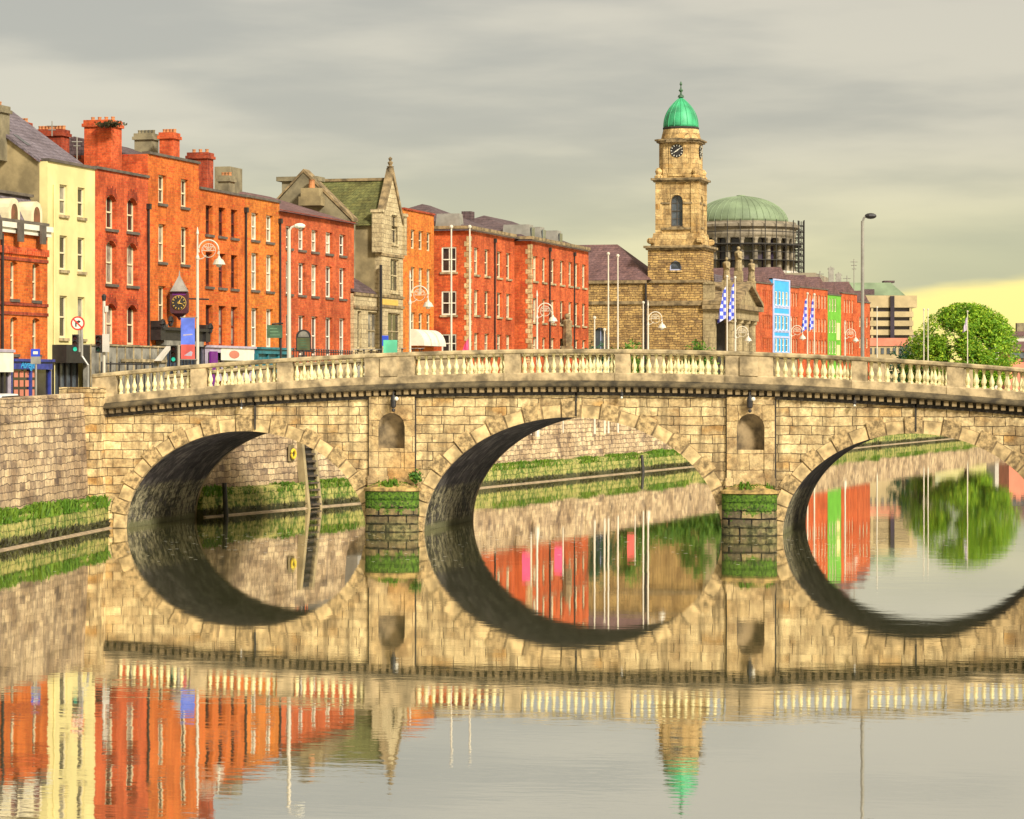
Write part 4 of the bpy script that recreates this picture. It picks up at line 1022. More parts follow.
# roof running inland, west slope towards the camera
g = MB(); dp = 7.6; zri = F.z(390, 180)
g.add([(-.3, .45, ze-.1), (Lg/2, .45, zri), (Lg/2, dp, zri), (-.3, dp, ze-.1), (Lg+.3, .45, ze-.1), (Lg+.3, dp, ze-.1)], [(0, 1, 2, 3), (1, 4, 5, 2)]); g.build('roof', M_SLATEG, root, fix=False)
g = MB(); g.box(Lg/2-.14, .45, zri+.004, Lg/2+.14, dp, zri+.22); g.build('ridge_tiles', M_TCORN, root)
g = MB(); g.box(-.02, .5, ZB, .25, dp, ze-.12); g.build('side_wall', M_TAN, root)
for y_ in (2.2, 3.9): 
    g = MB(); g.tube([(-.12, y_, 9), (-.12, y_, ze-.2)], .1, 6); g.build('downpipe', M_IRON, root)
g = MB(); g.tube([(-.35, -.1, 5), (-.35, -.1, ze-3.2)], .12, 6); g.build('downpipe', M_IRON, root)
# low stone wing to its left
F2 = Fac(354.2, 380.6, .3); w2 = empty('low_stone_wing', 'low pale stone wing with mullioned windows left of the gabled stone house', 'house', (F2.a.x, F2.a.y, 0), F2.rz)
zt = F2.z(367, 294.5); hs = [(F2.sx(368)[0], F2.sx(379)[0], F2.z(372, 349), F2.z(372, 312)), (F2.sx(357.5)[0], F2.sx(361.5)[0], F2.z(372, 349), F2.z(372, 312))]
mb = MB(); panel(mb, 0, 0, 1, 0, F2.L, ZB, zt, hs, .3); mb.quad((0, 0, zt), (F2.L, 0, zt), (F2.L, 4, zt), (0, 4, zt)); mb.quad((0, 0, ZB), (0, 4, ZB), (0, 4, zt), (0, 0, zt)); mb.build('wall', M_ASHLAR, w2, fix=False)
for h in hs: add_window(w2, h[0], 0, 0, h[1]-h[0], h[2], h[3]-h[2], (M_ASHLAR, M_PANEG, M_ASHLAR, 2, .26))
g = MB()
for v_ in (295, 308): g.box(-.05, -.12, F2.z(367, v_)-.1, F2.L, -.004, F2.z(367, v_)+.12)
g.build('string_course', M_TCORN, w2)
g = MB(); g.add([(0, 0, zt+.12), (F2.L, 0, zt+.12), (F2.L, 4, zt+.12), (0, 4, zt+3.6), (0, 4, zt+.1)], [(0, 1, 3), (1, 2, 3), (0, 3, 4), (2, 4, 3)]); g.build('lean_to_roof', M_SLATE, w2)

# --- orange house with awnings
H, F, zt = house('orange_terrace_house', 'flat fronted orange house with white shop awnings right of the stone gable', 403.3, 434, 207.5, M_ORANGE2, [(421, 231, 250), (421, 268, 294), (421, 313, 331)], [(411, 415.3), (418.7, 423.2), (426.7, 431)], (M_FRAME, M_PANEP, None, 1, .22), depth=9, dep=.24, vB=213.5, copm=M_CHIM)
for c0 in (410.6, 418.4, 426.2):
    x0, x1 = F.sx(c0)[0], F.sx(c0+6.3)[0]; za, zb_ = F.z(420, 329.5), F.z(420, 346); p = MB(); n = 8
    pr = [(-1.15*math.sin(math.pi/2*k/n), za-(za-zb_)*(1-math.cos(math.pi/2*k/n))) for k in range(n+1)]
    for k in range(n): p.quad((x0, pr[k][0]-.03, pr[k][1]), (x1, pr[k][0]-.03, pr[k][1]), (x1, pr[k+1][0]-.03, pr[k+1][1]), (x0, pr[k+1][0]-.03, pr[k+1][1]))
    for xx_ in (x0, x1): p.poly([(xx_, -.03, za)] + [(xx_, a_-.03, b_) for a_, b_ in pr] + [(xx_, -.03, zb_)])
    p.build('awning', M_WHITE, H, fix=False)
# --- red blocks with hipped roofs
FR = [(476, 247.5, 274.5), (476, 290, 315), (476, 333, 353)]
H, F, zt = house('red_brick_block', 'red brick block with large white framed windows on its end wall, beside the orange house', 470, 514.5, 228, M_DRED, FR, [(474.2, 479), (484.6, 489.3), (497, 501.6), (506.3, 510.8)], (M_FRAME, M_PANEP, M_RAIL, 1, .24), off=2.9, depth=12, dep=.26, vB=238, top='hip', roofm=M_SLATE, ridge=2.7, copm=M_FRAME, west=([(450, 247, 272), (450, 291, 315), (450, 334, 353)], [(441.5, 456.5)]))
def quoins(root, x, y, zt, m, L1=.55, L2=.35):
    q = MB(); z = 3.5; k = 0
    while z < zt-.5:
        a_, b_ = (L1, L2) if k % 2 else (L2, L1)
        q.box(x-.03, y-.03, z, x+a_, y+b_, z+.40); z += .44; k += 1
    q.build('quoins', m, root)
quoins(H, 0, 0, zt, M_STONE2, .5, .3)
for root_, n in ((H, 1),):
    c = MB(); c.box(-.16, -.18, zt+.17, F.L+.1, .3, zt+.42); c.box(-.165, .3, zt+.17, .25, 12, zt+.42); c.build('eaves_cornice', M_TCORN, root_)
d = MB(); xd = .3; d.taperbox(.5, 1.0, zt+.3, 1.7, 3.2, zt+1.5, .12); d.build('dormer', M_GREYP, H); downpipe(H, F, 494, zt=zt-.4, r=.07)
chimney(H, F, 460, 476, 207, 214, 9, M_SLATE, 0, band=False)
H2, F, zt = house('red_brick_block', 'red brick block with seven window columns and a wall statue, nearest the church', 531, 588.5, 239.5, M_DRED, [(535, 256, 281), (535, 298, 322), (535, 337, 354)], [(533, 537.4), (542.3, 546.2), (551, 555), (560, 564), (568.6, 572.4), (575, 578.6), (582.2, 586)], (M_FRAME, M_PANEP, M_RAIL, 1, .24), off=4.3, depth=12, dep=.26, vB=250, top='hip', roofm=M_SLATE, ridge=2.7, copm=M_FRAME)
quoins(H2, 0, 0, zt, M_STONE2, .5, .3)
c = MB(); c.box(-.16, -.18, zt+.17, F.L+.1, .3, zt+.42); c.box(-.165, .3, zt+.17, .25, 12, zt+.42); c.build('eaves_cornice', M_TCORN, H2)
for x_ in (1.2, 5.2, 11.5):
    d = MB(); d.taperbox(x_, .4, zt+.3, x_+1.7, 3.0, zt+1.55, .12); do = d.build('dormer', M_GREYP, H2)
    d = MB(); d.box(x_+.3, .33, zt+.5, x_+1.4, .396, zt+1.3); d.build('dormer_window', M_PANEB, do)
downpipe(H2, F, 549, zt=zt-.4, r=.07); downpipe(H2, F, 573.6, zt=zt-.4, r=.06)
sx_ = F.sx(563)[0]; st = MB(); zz = F.z(563, 346)
st.lathe([(.4, zz), (.5, zz+.5), (.42, zz+1.6), (.5, zz+2.3), (.2, zz+2.5)], (sx_, -.4), 8); st.ball((sx_, -.4, zz+2.75), .27, 8, 6); st.box(sx_-.6, -.8, zz-.4, sx_+.6, -.004, zz-.003); st.build('wall_statue', M_TCORN, H2)

# ------------------------------------------------------------------ church with the clock tower
FCH = Fac(703, 714, 0, Vector(((703-U0)/FPX*305, 305.0)), R(15))
ch = empty('church', 'sandstone church with a green domed clock tower and a columned portico', 'church', (FCH.a.x, FCH.a.y, 0), FCH.rz)
zc = lambda v, D=None: zat(v, D or (305.0 if v > 255 else 306.5 if v > 185 else 308.3))
# west walls: rubble base under the tower, hall to the left
mb = MB(); TW = 6.1
panel(mb, 0, TW, 0, -1, TW, ZB, zc(282.5), [], .4); panel(mb, 0, 0, 1, 0, 24, ZB, zc(282.5), [], .4)
mb.quad((0, 0, zc(282.5)), (24, 0, zc(282.5)), (24, TW, zc(282.5)), (0, TW, zc(282.5))); mb.build('nave_wall', M_RUBBLE, ch, fix=False)
ha = empty('church_hall', 'low rubble stone hall with a rosy hipped slate roof left of the clock tower', 'hall', (FCH.a.x, FCH.a.y, 0), FCH.rz)
HD = 13.4; zh = zc(279.5); mb = MB(); wy0, wy1 = 12.0, 10.6
hw_ = [(HD-12.05, HD-10.6, ZB+1, zc(327))]
panel(mb, -.25, HD, 0, -1, HD-TW-.02, ZB, zh, hw_, .4, arch=.5); mb.quad((-.25, TW+.02, ZB), (10, TW+.02, ZB), (10, TW+.02, zh), (-.25, TW+.02, zh)); mb.quad((-.25, HD, ZB), (10, HD, ZB), (10, HD, zh), (-.25, HD, zh)); mb.build('wall', M_RUBBLE, ha, fix=False)
add_window(ha, -.25, 12.05, -math.pi/2, 1.45, ZB+1, zc(327)-ZB-1, (M_PALEB, M_PANEB, None, 3, .36))
g = MB(); yr = TW+4.4; zrg = zc(243, 309)
g.add([(-.5, TW-.5, zh), (-.5, HD+6, zh), (10, HD+6, zh), (10, TW-.5, zh), (4.6, yr, zrg), (4.6, HD+6, zrg)], [(0, 4, 5, 1), (0, 3, 4), (3, 2, 5, 4), (1, 5, 2), (0, 1, 2, 3)]); g.build('roof', M_SLATER, ha)
g = MB(); g.box(-.5, TW+.03, zh-.35, -.255, HD, zh-.02); g.box(-.42, TW+.03, zc(301.5)-.25, -.255, HD, zc(301.5)+.1); g.build('string_course', M_TCORN, ha)
g = MB(); g.tube([(-.45, TW+.1, 4), (-.45, TW+.1, zh-.4)], .12, 6); g.build('downpipe', M_IRON, ha)
g = MB(); g.box(.0, -.0, 0, 0, 0, 0) if False else None
g.box(-.28, -.2, zc(302)-.35, -.004, TW+.1, zc(302)+.15); g.box(-.22, -.15, zc(282.5)+.003, TW, TW+.1, zc(282.5)+.3); g.build('string_course', M_TCORN, ch)
# tower tiers
tw = FCH
def tier(name, m, inset, z0, z1, holesW, holesS, dep=.4, arch=.5):
    a_, b_ = inset, TW-inset; mb = MB(); Lt = b_-a_
    panel(mb, a_, b_, 0, -1, Lt, z0, z1, holesW, dep, arch); panel(mb, a_, a_, 1, 0, Lt, z0, z1, holesS, dep, arch)
    panel(mb, b_, a_, 0, 1, Lt, z0, z1, [], dep); panel(mb, b_, b_, -1, 0, Lt, z0, z1, [], dep)
    mb.quad((a_, a_, z1), (b_, a_, z1), (b_, b_, z1), (a_, b_, z1))
    return mb.build(name, m, ch, fix=False), a_, b_, Lt
zt0, zt1 = zc(282.5)+.3, zc(250)
h0 = (TW/2-.65, TW/2+.65, zc(270), zc(260.5))
t0, *_ = tier('tower_base', M_RUBBLE, .02, zt0, zt1, [h0], [])
add_window(ch, .02, TW/2+.65, -math.pi/2, 1.3, h0[2], h0[3]-h0[2], (M_PALEB, M_PANEB, M_TOWER, 0, .3))
def ledge(z, over, th, inset, m=M_TCORN):
    g = MB(); g.box(inset-over*.5, inset-over*.5, z, TW-inset+over*.5, TW-inset+over*.5, z+th*.45); g.box(inset-over, inset-over, z+th*.45+.002, TW-inset+over, TW-inset+over, z+th)
    return g.build('tower_cornice', m, ch)
ledge(zt1+.002, .42, .45, .02)
# sloping pedestal with scroll consoles
g = MB(); zp = zc(231.5); g.taperbox(.25, .25, zt1+.454, TW-.25, TW-.25, zp-.15, .28); g.build('tower_pedestal', M_TOWER, ch)
for sx2, sy2 in ((0, 0), (0, 1), (1, 0), (1, 1)):
    for dx_, dy_ in ((0, 1), (1, 0)):
        cx_ = .42 if sx2 == 0 else TW-.42; cy_ = .42 if sy2 == 0 else TW-.42
        g = MB(); s1 = -1 if sx2 == 0 else 1; s2 = -1 if sy2 == 0 else 1
        if dx_: g.tube([(cx_+s1*.22, cy_-.25, zt1+1.0), (cx_+s1*.22, cy_+.25, zt1+1.0)], .34, 10)
        else: g.tube([(cx_-.25, cy_+s2*.22, zt1+1.0), (cx_+.25, cy_+s2*.22, zt1+1.0)], .34, 10)
        g.build('scroll_console', M_TOWER, ch)
zp2 = zc(183); ins = .72
hW = (TW-2*ins)/2-.68, (TW-2*ins)/2+.68
bel = [(hW[0], hW[1], zc(226.5), zc(195))]
t1_, a_, b_, Lt = tier('belfry', M_TOWER, ins, zp-.15, zp2, bel, bel, .45, .5)
for (x, y, rz) in ((a_, b_-bel[0][0], -math.pi/2), (a_+bel[0][0], a_, 0)):
    wo_ = add_window(ch, x, y, rz, 1.36, bel[0][2], bel[0][3]-bel[0][2], (M_LEDG, M_PANEB, M_TCORN, 3, .4))
for s_ in (0, 1):
    for q in (.0, Lt-.75):
        g = MB()
        if s_ == 0: g.box(a_-.10, a_+q, zp-.1, a_-.002, a_+q+.75, zp2)
        else: g.box(a_+q, a_-.10, zp-.1, a_+q+.75, a_-.002, zp2)
        g.build('corner_pilaster', M_TOWER, ch)
g = MB(); zi = zc(203)
for lo, hi in ((a_+.6, a_+bel[0][0]-.05), (a_+bel[0][1]+.05, b_-.6)):
    g.box(a_-.14, lo, zi-.1, a_-.004, hi, zi+.1); g.box(lo, a_-.14, zi-.1, hi, a_-.004, zi+.1)
g.box(a_-.2, a_+.7, zc(228.5)-.12, a_-.105, b_-.7, zc(228.5)+.1); g.build('impost_band', M_TCORN, ch)
# hood over belfry openings
g = MB()
for k in range(9):
    t0_, t1__ = math.pi*k/9+.01, math.pi*(k+1)/9-.01; r0, r1 = .72, 1.0; yc_ = (a_+b_)/2; zc_ = zc(195)-.68
    f4 = [(math.cos(t0_)*r0, math.sin(t0_)*r0), (math.cos(t0_)*r1, math.sin(t0_)*r1), (math.cos(t1__)*r1, math.sin(t1__)*r1), (math.cos(t1__)*r0, math.sin(t1__)*r0)]
    vs = [(a_-.06, yc_+p, zc_+q) for p, q in f4] + [(a_+.01, yc_+p, zc_+q) for p, q in f4]
    g.add(vs, [(0, 1, 2, 3), (7, 6, 5, 4), (0, 4, 5, 1), (1, 5, 6, 2), (2, 6, 7, 3), (3, 7, 4, 0)])
g.build('belfry_arch', M_TOWER, ch)
ledge(zp2+.002, .45, .42, ins)
# clock stage: chamfered square
zk0, zk1 = zp2+.43, zc(143.5); ik = .95; cf = .55
def octo(i, c_): a2, b2 = i, TW-i; return [(a2+c_, a2), (b2-c_, a2), (b2, a2+c_), (b2, b2-c_), (b2-c_, b2), (a2+c_, b2), (a2, b2-c_), (a2, a2+c_)]
g = MB(); g.prism(octo(ik, cf), zk0, zk1); g.build('clock_stage', M_TOWER, ch)
g = MB()
for x, y in ((ik+.05, ik+.05), (TW-ik-.05, ik+.05), (ik+.05, TW-ik-.05), (TW-ik-.05, TW-ik-.05)):
    g.lathe([(.45, zk0), (.45, zk0+.25), (.28, zk0+.4), (.40, zk0+.75), (.25, zk0+1.05), (.1, zk0+1.15)], (x, y), 8)
g.build('corner_urn', M_TOWER, ch)
g = MB(); g.box(ik-.1, TW/2-.95, zk0+.2, ik-.002, TW/2+.95, zk0+.55); g.box(ik-.08, TW/2-.9, zk0+.55, ik-.004, TW/2+.9, zk1); g.build('clock_panel', M_TOWER, ch)
zcl = zc(152); rc = .72
def clock(parent, loc, rz, r, facem, handm, hands, tickm):
    o = bpy.data.objects.new('clock', None); COL.objects.link(o); o.parent = parent; o.location = loc; o.rotation_euler = (0, 0, rz)
    f = MB(); n = 28; f.slab([(r*math.cos(2*math.pi*k/n), r*math.sin(2*math.pi*k/n)) for k in range(n)], -.06, .0); f.build('clock_face', facem, o)
    tk = MB()
    for k in range(12):
        t = 2*math.pi*k/12; c_, s_ = math.cos(t), math.sin(t); a0, a1, wd = r*.72, r*.93, r*.05
        tk.slab([(c_*a0-s_*wd, s_*a0+c_*wd), (c_*a0+s_*wd, s_*a0-c_*wd), (c_*a1+s_*wd, s_*a1-c_*wd), (c_*a1-s_*wd, s_*a1+c_*wd)], -.085, -.062)
    tk.build('hour_marks', tickm, o)
    for ang, ln, wd in hands:
        h_ = MB(); c_, s_ = math.cos(ang), math.sin(ang)
        h_.slab([(-c_*r*.15-s_*wd, -s_*r*.15+c_*wd), (-c_*r*.15+s_*wd, -s_*r*.15-c_*wd), (c_*ln, s_*ln)], -.112, -.09); h_.build('clock_hand', handm, o)
    return o
clock(ch, (ik-.085, TW/2, zcl), -math.pi/2, rc, M_IRON, M_WHITE, [(R(35), rc*.85, .07), (R(213), rc*.7, .08)], M_WHITE)
clock(ch, (TW/2, ik-.085, zcl), 0, rc, M_IRON, M_WHITE, [(R(35), rc*.85, .07), (R(213), rc*.7, .08)], M_WHITE)
g = MB(); g.prism(octo(ik-.25, cf), zk1+.002, zk1+.2); g.prism(octo(ik-.42, cf), zk1+.202, zk1+.36)
# curved hood over the dial
pl = [(TW/2-1.15, zk1), (TW/2+1.15, zk1)] + [(TW/2+1.15*math.cos(t), zk1+.42*math.sin(t)+.05) for t in [math.pi*k/10 for k in range(11)]]
g.add([(ik-.5, p, q) for p, q in pl] + [(ik+.1, p, q) for p, q in pl], [tuple(range(len(pl))), tuple(range(2*len(pl)-1, len(pl)-1, -1))] + [(i, (i+1) % len(pl), len(pl)+(i+1) % len(pl), len(pl)+i) for i in range(len(pl))])
g.build('clock_cornice', M_TCORN, ch)
zd0 = zc(129); cc = (TW/2, TW/2)
g = MB(); g.lathe([(2.25, zk1+.362), (2.15, zk1+.7), (1.95, zd0-.05)], cc, 16); g.build('drum', M_TOWER, ch)
g = MB(); g.lathe([(1.98, zd0-.048), (2.02, zd0+.12), (1.9, zd0+.2)], cc, 16); g.build('drum_ring', M_DARKST, ch)
zd1 = zc(96.5); n = 14
g = MB(); g.lathe([(max(.14, 1.88*(1-(k/n)**2.35)), zd0+.2+(zd1-zd0-.2)*k/n) for k in range(n+1)], cc, 32); do = g.build('dome', M_COPPER, ch, smooth=True)
rb = MB()
for q in range(16):
    t = 2*math.pi*(q+.5)/16
    rb.tube([(cc[0]+math.cos(t)*1.885*(1-(k/n)**2.35), cc[1]+math.sin(t)*1.885*(1-(k/n)**2.35), zd0+.2+(zd1-zd0-.2)*k/n) for k in range(n)], .045, 4)
rb.build('dome_ribs', M_COPPER, do)
g = MB(); g.lathe([(.36, zd1-.05), (.30, zd1+.15), (.10, zd1+.3), (.10, zd1+.5), (.26, zd1+.7), (.10, zd1+.9), (.05, zd1+1.2), (.16, zd1+1.38), (.03, zd1+1.7)], cc, 10); g.build('finial', M_SGREEN, ch)
# portico, facing the river
PD, PL = 3.6, 14.0; ze0, ze1 = zc(319), zc(304.5)
g = MB(); g.box(-.0, -PD, ze0, PL, -.004, ze1-.5); g.build('entablature', M_PORT, ch)
g = MB(); g.box(-.45, -PD-.5, ze1-.498, PL+.5, -.004, ze1); g.build('portico_cornice', M_TCORN, ch)
zpa = zc(283.5, 312); g = MB()
g.slab([(.0, ze1+.003), (PL, ze1+.003), (PL/2, zpa-.35)], -PD+.1, -.1); g.build('pediment', M_PORT, ch)
g = MB()
g.slab([(-.5, ze1+.003), (-.5, ze1+.38), (PL/2, zpa+.15), (PL/2, zpa-.28)], -PD-.5, -.05); g.slab([(PL/2+.004, zpa-.28), (PL/2+.004, zpa+.15), (PL+.5, ze1+.38), (PL+.5, ze1+.003)], -PD-.5, -.05); g.build('raking_cornice', M_TCORN, ch)
for x in (.75, 4.9, 9.1, 13.2):
    g = MB(); g.lathe([(.72, 3.5), (.72, 3.9), (.60, 4.0), (.60, 7), (.52, ze0-.5), (.68, ze0-.35), (.7, ze0-.01)], (x, -PD+.75), 14); g.build('column', M_PORT, ch, smooth=False)
g = MB(); g.box(-.12, -1.3, 3, .9, -.004, ze0-.003); g.box(-.05, -1.15, ze1+.004, .9, -.02, zc(284)); g.box(-.15, -1.25, zc(284)+.003, 1, -.02, zc(282)); g.build('anta', M_PORT, ch)
g = MB(); g.box(1.5, -.12, 3, PL, -.006, ze0-.004); g.build('portico_back_slab', M_DARKST, ch)  # near-black slab across the wall behind the columns
def statue(x, y, z0, h_, ped):
    s_ = MB(); k = h_/2.9
    s_.lathe([(.42*k, z0), (.46*k, z0+.3*k), (.36*k, z0+1.0*k), (.40*k, z0+1.5*k), (.46*k, z0+1.95*k), (.36*k, z0+2.1*k), (.12*k, z0+2.2*k), (.12*k, z0+2.26*k)], (x, y), 10)
    s_.ball((x, y, z0+2.45*k), .2*k, 8, 6); s_.tube([(x-.42*k, y, z0+1.95*k), (x-.55*k, y-.15, z0+1.45*k), (x-.2*k, y-.4*k, z0+1.3*k)], .1*k, 6); s_.tube([(x+.42*k, y, z0+1.95*k), (x+.55*k, y, z0+1.3*k), (x+.5*k, y-.2, z0+.9*k)], .1*k, 6)
    o = s_.build('statue', M_PORT, ch)
    p = MB(); p.box(x-.45, y-.45, z0-ped, x+.45, y+.45, z0-.003); p.build('statue_pedestal', M_PORT, o)
def stat_at(u, v0, v1, D, ped=1.3):
    x, y = FCH.loc(u, D); statue(x, y, zat(v1, D), (v1-v0)*D/FPX, ped)
stat_at(726.5, 255, 280, 308, 1.6); stat_at(738.5, 244, 271, 313, 2.4); stat_at(751.5, 257, 281, 320, 3)
g = MB(); xq, yq = FCH.loc(716, 316); g.box(8, 1.0, zc(283), 24, 12, zc(270)); g.build('nave_roof', M_SLATEP, ch)

# ------------------------------------------------------------------ painted terrace beyond the church
TP, TA = Vector(((755-U0)/FPX*326, 326.0)), R(22.8)
TR = [(655, 349), ]
RWS = [(781, 291.5, 305.5), (781, 316, 330), (781, 338.5, 352)]
def rowcols(u0, u1, n): 
    st = (u1-u0)/n; return [(u0+st*(i+.22), u0+st*(i+.80)) for i in range(n)]
terr = [
 ('terrace_house', 'red terrace house touching the church portico', 755, 772.6, 281.5, M_ORED, 5, (762, 772), (M_FRAME, M_PANEG, None, 1, .2)),
 ('terrace_house', 'sky blue terrace house with pale window bands', 772.8, 789.8, 279.5, M_SKYB, 4, (774.5, 788.5), (M_WHITE, M_PANEP, M_PALEB, 1, .12)),
 ('terrace_house', 'narrow red terrace house right of the blue one', 790, 798.6, 286, M_ORED, 3, (790.5, 798), (M_FRAME, M_PANEG, None, 1, .2)),
 ('terrace_house', 'wide red brick terrace house behind the chequered flags', 798.8, 827.6, 286, M_DRED, 7, (806, 827), (M_FRAME, M_PANEG, None, 1, .2)),
 ('terrace_house', 'lime green terrace house', 827.8, 841, 293.5, M_LIME, 3, (828.5, 837), (M_FRAME, M_PANED, None, 1, .15)),
 ('terrace_house', 'red terrace house right of the lime green one', 841.2, 857, 292, M_DRED, 4, (843.5, 854), (M_FRAME, M_PANEG, None, 1, .2)),
 ('terrace_house', 'low orange brick house at the right end of the painted terrace', 857.2, 870, 301, M_ORED, 3, (858.5, 869), (M_FRAME, M_PANED, None, 1, .2)),
]
for i, (nm, lab, ua, ub, vt, m, nw, cr, stl) in enumerate(terr):
    H, F, zt = house(nm, lab, ua, ub, vt, m, [(781 if i < 6 else 800, 291.5 + (2 if i > 3 else 0), 305.5 + (2 if i > 3 else 0)), (781, 316, 330), (781, 338.5, 352)] if i < 6 else [(862, 317, 327), (862, 338, 348)], rowcols(cr[0], cr[1], nw), stl, depth=9, dep=.22, P=TP, A=TA, group='painted terrace houses along the far quay', cornice=(i not in (1,)))
    # small pitched roof, ridge running back
    r_ = MB(); Lr = F.L; nrid = 1 if Lr < 9 else 2
    for k in range(nrid):
        x0, x1 = Lr*k/nrid, Lr*(k+1)/nrid; hh = 1.6
        r_.add([(x0, .1, zt+.17), (x1, .1, zt+.17), ((x0+x1)/2, .1, zt+hh), (x0, 9, zt+.17), (x1, 9, zt+.17), ((x0+x1)/2, 9, zt+hh)], [(0, 1, 2), (0, 2, 5, 3), (1, 4, 5, 2), (3, 5, 4)])
    r_.build('roof', M_SLATER, H)
    if i == 1:
        b = MB(); b.box(0, -.06, ZB, .45, -.003, zt+.12); b.box(Lr-.45, -.06, ZB, Lr, -.003, zt+.12); b.box(.45, -.06, zt-.05, Lr-.45, -.003, zt+.12)
        for v_ in (307.5, 314.5, 331.5, 337): b.box(.45, -.05, F.z(781, v_)-.12, Lr-.45, -.003, F.z(781, v_)+.12)
        b.build('trim_bands', M_PALEB, H)
    if i == 4:
        b = MB(); xa, xb = F.sx(836.5)[0], F.sx(839.5)[0]
        for v0, v1 in ((323, 340), (345, 356)): b.box(xa, -.05, F.z(838, v1), xb, -.003, F.z(838, v0))
        b.build('pale_panels', M_CREAM, H)
    if i in (0, 3, 5):
        chimney(H, F, ua+2, ua+7, vt-6, vt+2, 4.5, M_CHIM, 2)

# ------------------------------------------------------------------ domed court building far behind
DD = 560.0; cpos = at(741, DD); fc = empty('domed_courthouse', 'grey colonnaded drum with a broad green copper dome behind the church', 'courthouse', (cpos.x, cpos.y, 0))
zz = lambda v: zat(v, DD); pxm = DD/FPX
g = MB(); g.lathe([(9.2, 3), (9.2, zz(238))], n=40); g.build('inner_drum', M_DRUM, fc)
g = MB(); g.lathe([(11.4, 3), (11.4, zz(273)), (11.0, zz(272))], n=40); g.build('drum_base', M_TARP, fc)
g = MB(); g.lathe([(10.6, zz(240)), (10.9, zz(236)), (10.9, zz(231)), (11.6, zz(229)), (11.6, zz(226.5)), (10.9, zz(225)), (10.9, zz(223.5)), (9.4, zz(223))], n=48); g.build('entablature', M_DRUM, fc)
g = MB(); g.lathe([(9.3*math.cos(math.pi/2*k/14) if k < 14 else .9, zz(223.2)+(zz(196.5)-zz(223.2))*math.sin(math.pi/2*k/14)) for k in range(15)], n=48); g.lathe([(.9, zz(197)), (.9, zz(195.5)), (.3, zz(195))], n=12); dm = g.build('dome', M_COPPERD, fc, smooth=True)
g = MB()
for q in range(40):
    t = 2*math.pi*q/40; g.tube([(math.cos(t)*9.33*math.cos(math.pi/2*k/10), math.sin(t)*9.33*math.cos(math.pi/2*k/10), zz(223.2)+(zz(196.5)-zz(223.2))*math.sin(math.pi/2*k/10)) for k in range(10)], .07, 4)
g.build('dome_ribs', M_COPPERD, dm)
for q in range(24):
    t = 2*math.pi*(q+.5)/24; g = MB(); g.lathe([(.62, zz(273)), (.5, zz(270)), (.44, zz(243)), (.62, zz(240.5)), (.62, zz(239.9))], (math.cos(t)*10.3, math.sin(t)*10.3), 8); g.build('column', M_DRUM, fc)
for q in range(24):
    t = 2*math.pi*q/24; c_, s_ = math.cos(t), math.sin(t); g = MB(); R1 = 9.24
    w_ = .75
    for za, zb_ in ((zz(270), zz(248)), (zz(246), zz(240.5))):
        g.add([(c_*R1-s_*w_, s_*R1+c_*w_, za), (c_*R1+s_*w_, s_*R1-c_*w_, za), (c_*R1+s_*w_, s_*R1-c_*w_, zb_), (c_*R1-s_*w_, s_*R1+c_*w_, zb_)], [(0, 1, 2, 3)])
    g.build('drum_window', M_DKGLASS, fc, fix=False)
g = MB(); g.box(-16, -14, 2.6, 16, 14, zz(276)); g.build('courthouse_block', M_DRUM, fc)
sc_ = empty('scaffolding', 'dark tube scaffolding wrapped round the colonnaded drum of the dome', 'scaffolding', (cpos.x, cpos.y, 0))
g = MB(); pl_ = MB(); nq_ = 30; RS = 11.9
for q in range(nq_):
    t = 2*math.pi*q/nq_; g.tube([(math.cos(t)*RS, math.sin(t)*RS, zz(275)), (math.cos(t)*RS, math.sin(t)*RS, zz(222))], .09, 5)
    for v in (262, 254, 246.5, 234): 
        t2 = 2*math.pi*(q+1)/nq_; g.tube([(math.cos(t)*RS, math.sin(t)*RS, zz(v)), (math.cos(t2)*RS, math.sin(t2)*RS, zz(v))], .08 if v != 246.5 else .18, 4)
so1 = g.build('scaffold_ring', M_TIMBER, sc_)
ca, sa = RT[0], RT[1]
g = MB(); ex = Vector((RT[0], RT[1])); ey = Vector((FW[0], FW[1]))
for xx_ in (10.2, 11.4, 12.4):
    for yy in (-1.2, 0, 1.2):
        p = ex*xx_+ey*yy; g.tube([(p.x, p.y, 3), (p.x, p.y, zz(220+random.random()*3))], .09, 5)
for v in range(226, 275, 6):
    for yy in (-1.2, 1.2):
        p = ex*10.2+ey*yy; q = ex*12.4+ey*yy; g.tube([(p.x, p.y, zz(v)), (q.x, q.y, zz(v))], .09, 4); q2 = ex*12.4+ey*yy; g.tube([(p.x, p.y, zz(v)), (q2.x, q2.y, zz(v+6))], .06, 4)
    for yy in (10.2, 12.4): p = ex*yy-ey*1.2; q = ex*yy+ey*1.2; g.tube([(p.x, p.y, zz(v)), (q.x, q.y, zz(v))], .09, 4)
g.build('scaffold_tower', M_TIMBER, sc_)
g = MB()
for v in (246.5, 262):
    g.lathe([(11.2, zz(v)-.02), (12.0, zz(v)-.02), (12.0, zz(v)+.08), (11.2, zz(v)+.08)], n=30)
g.build('deck_boards', M_TIMBER, sc_)

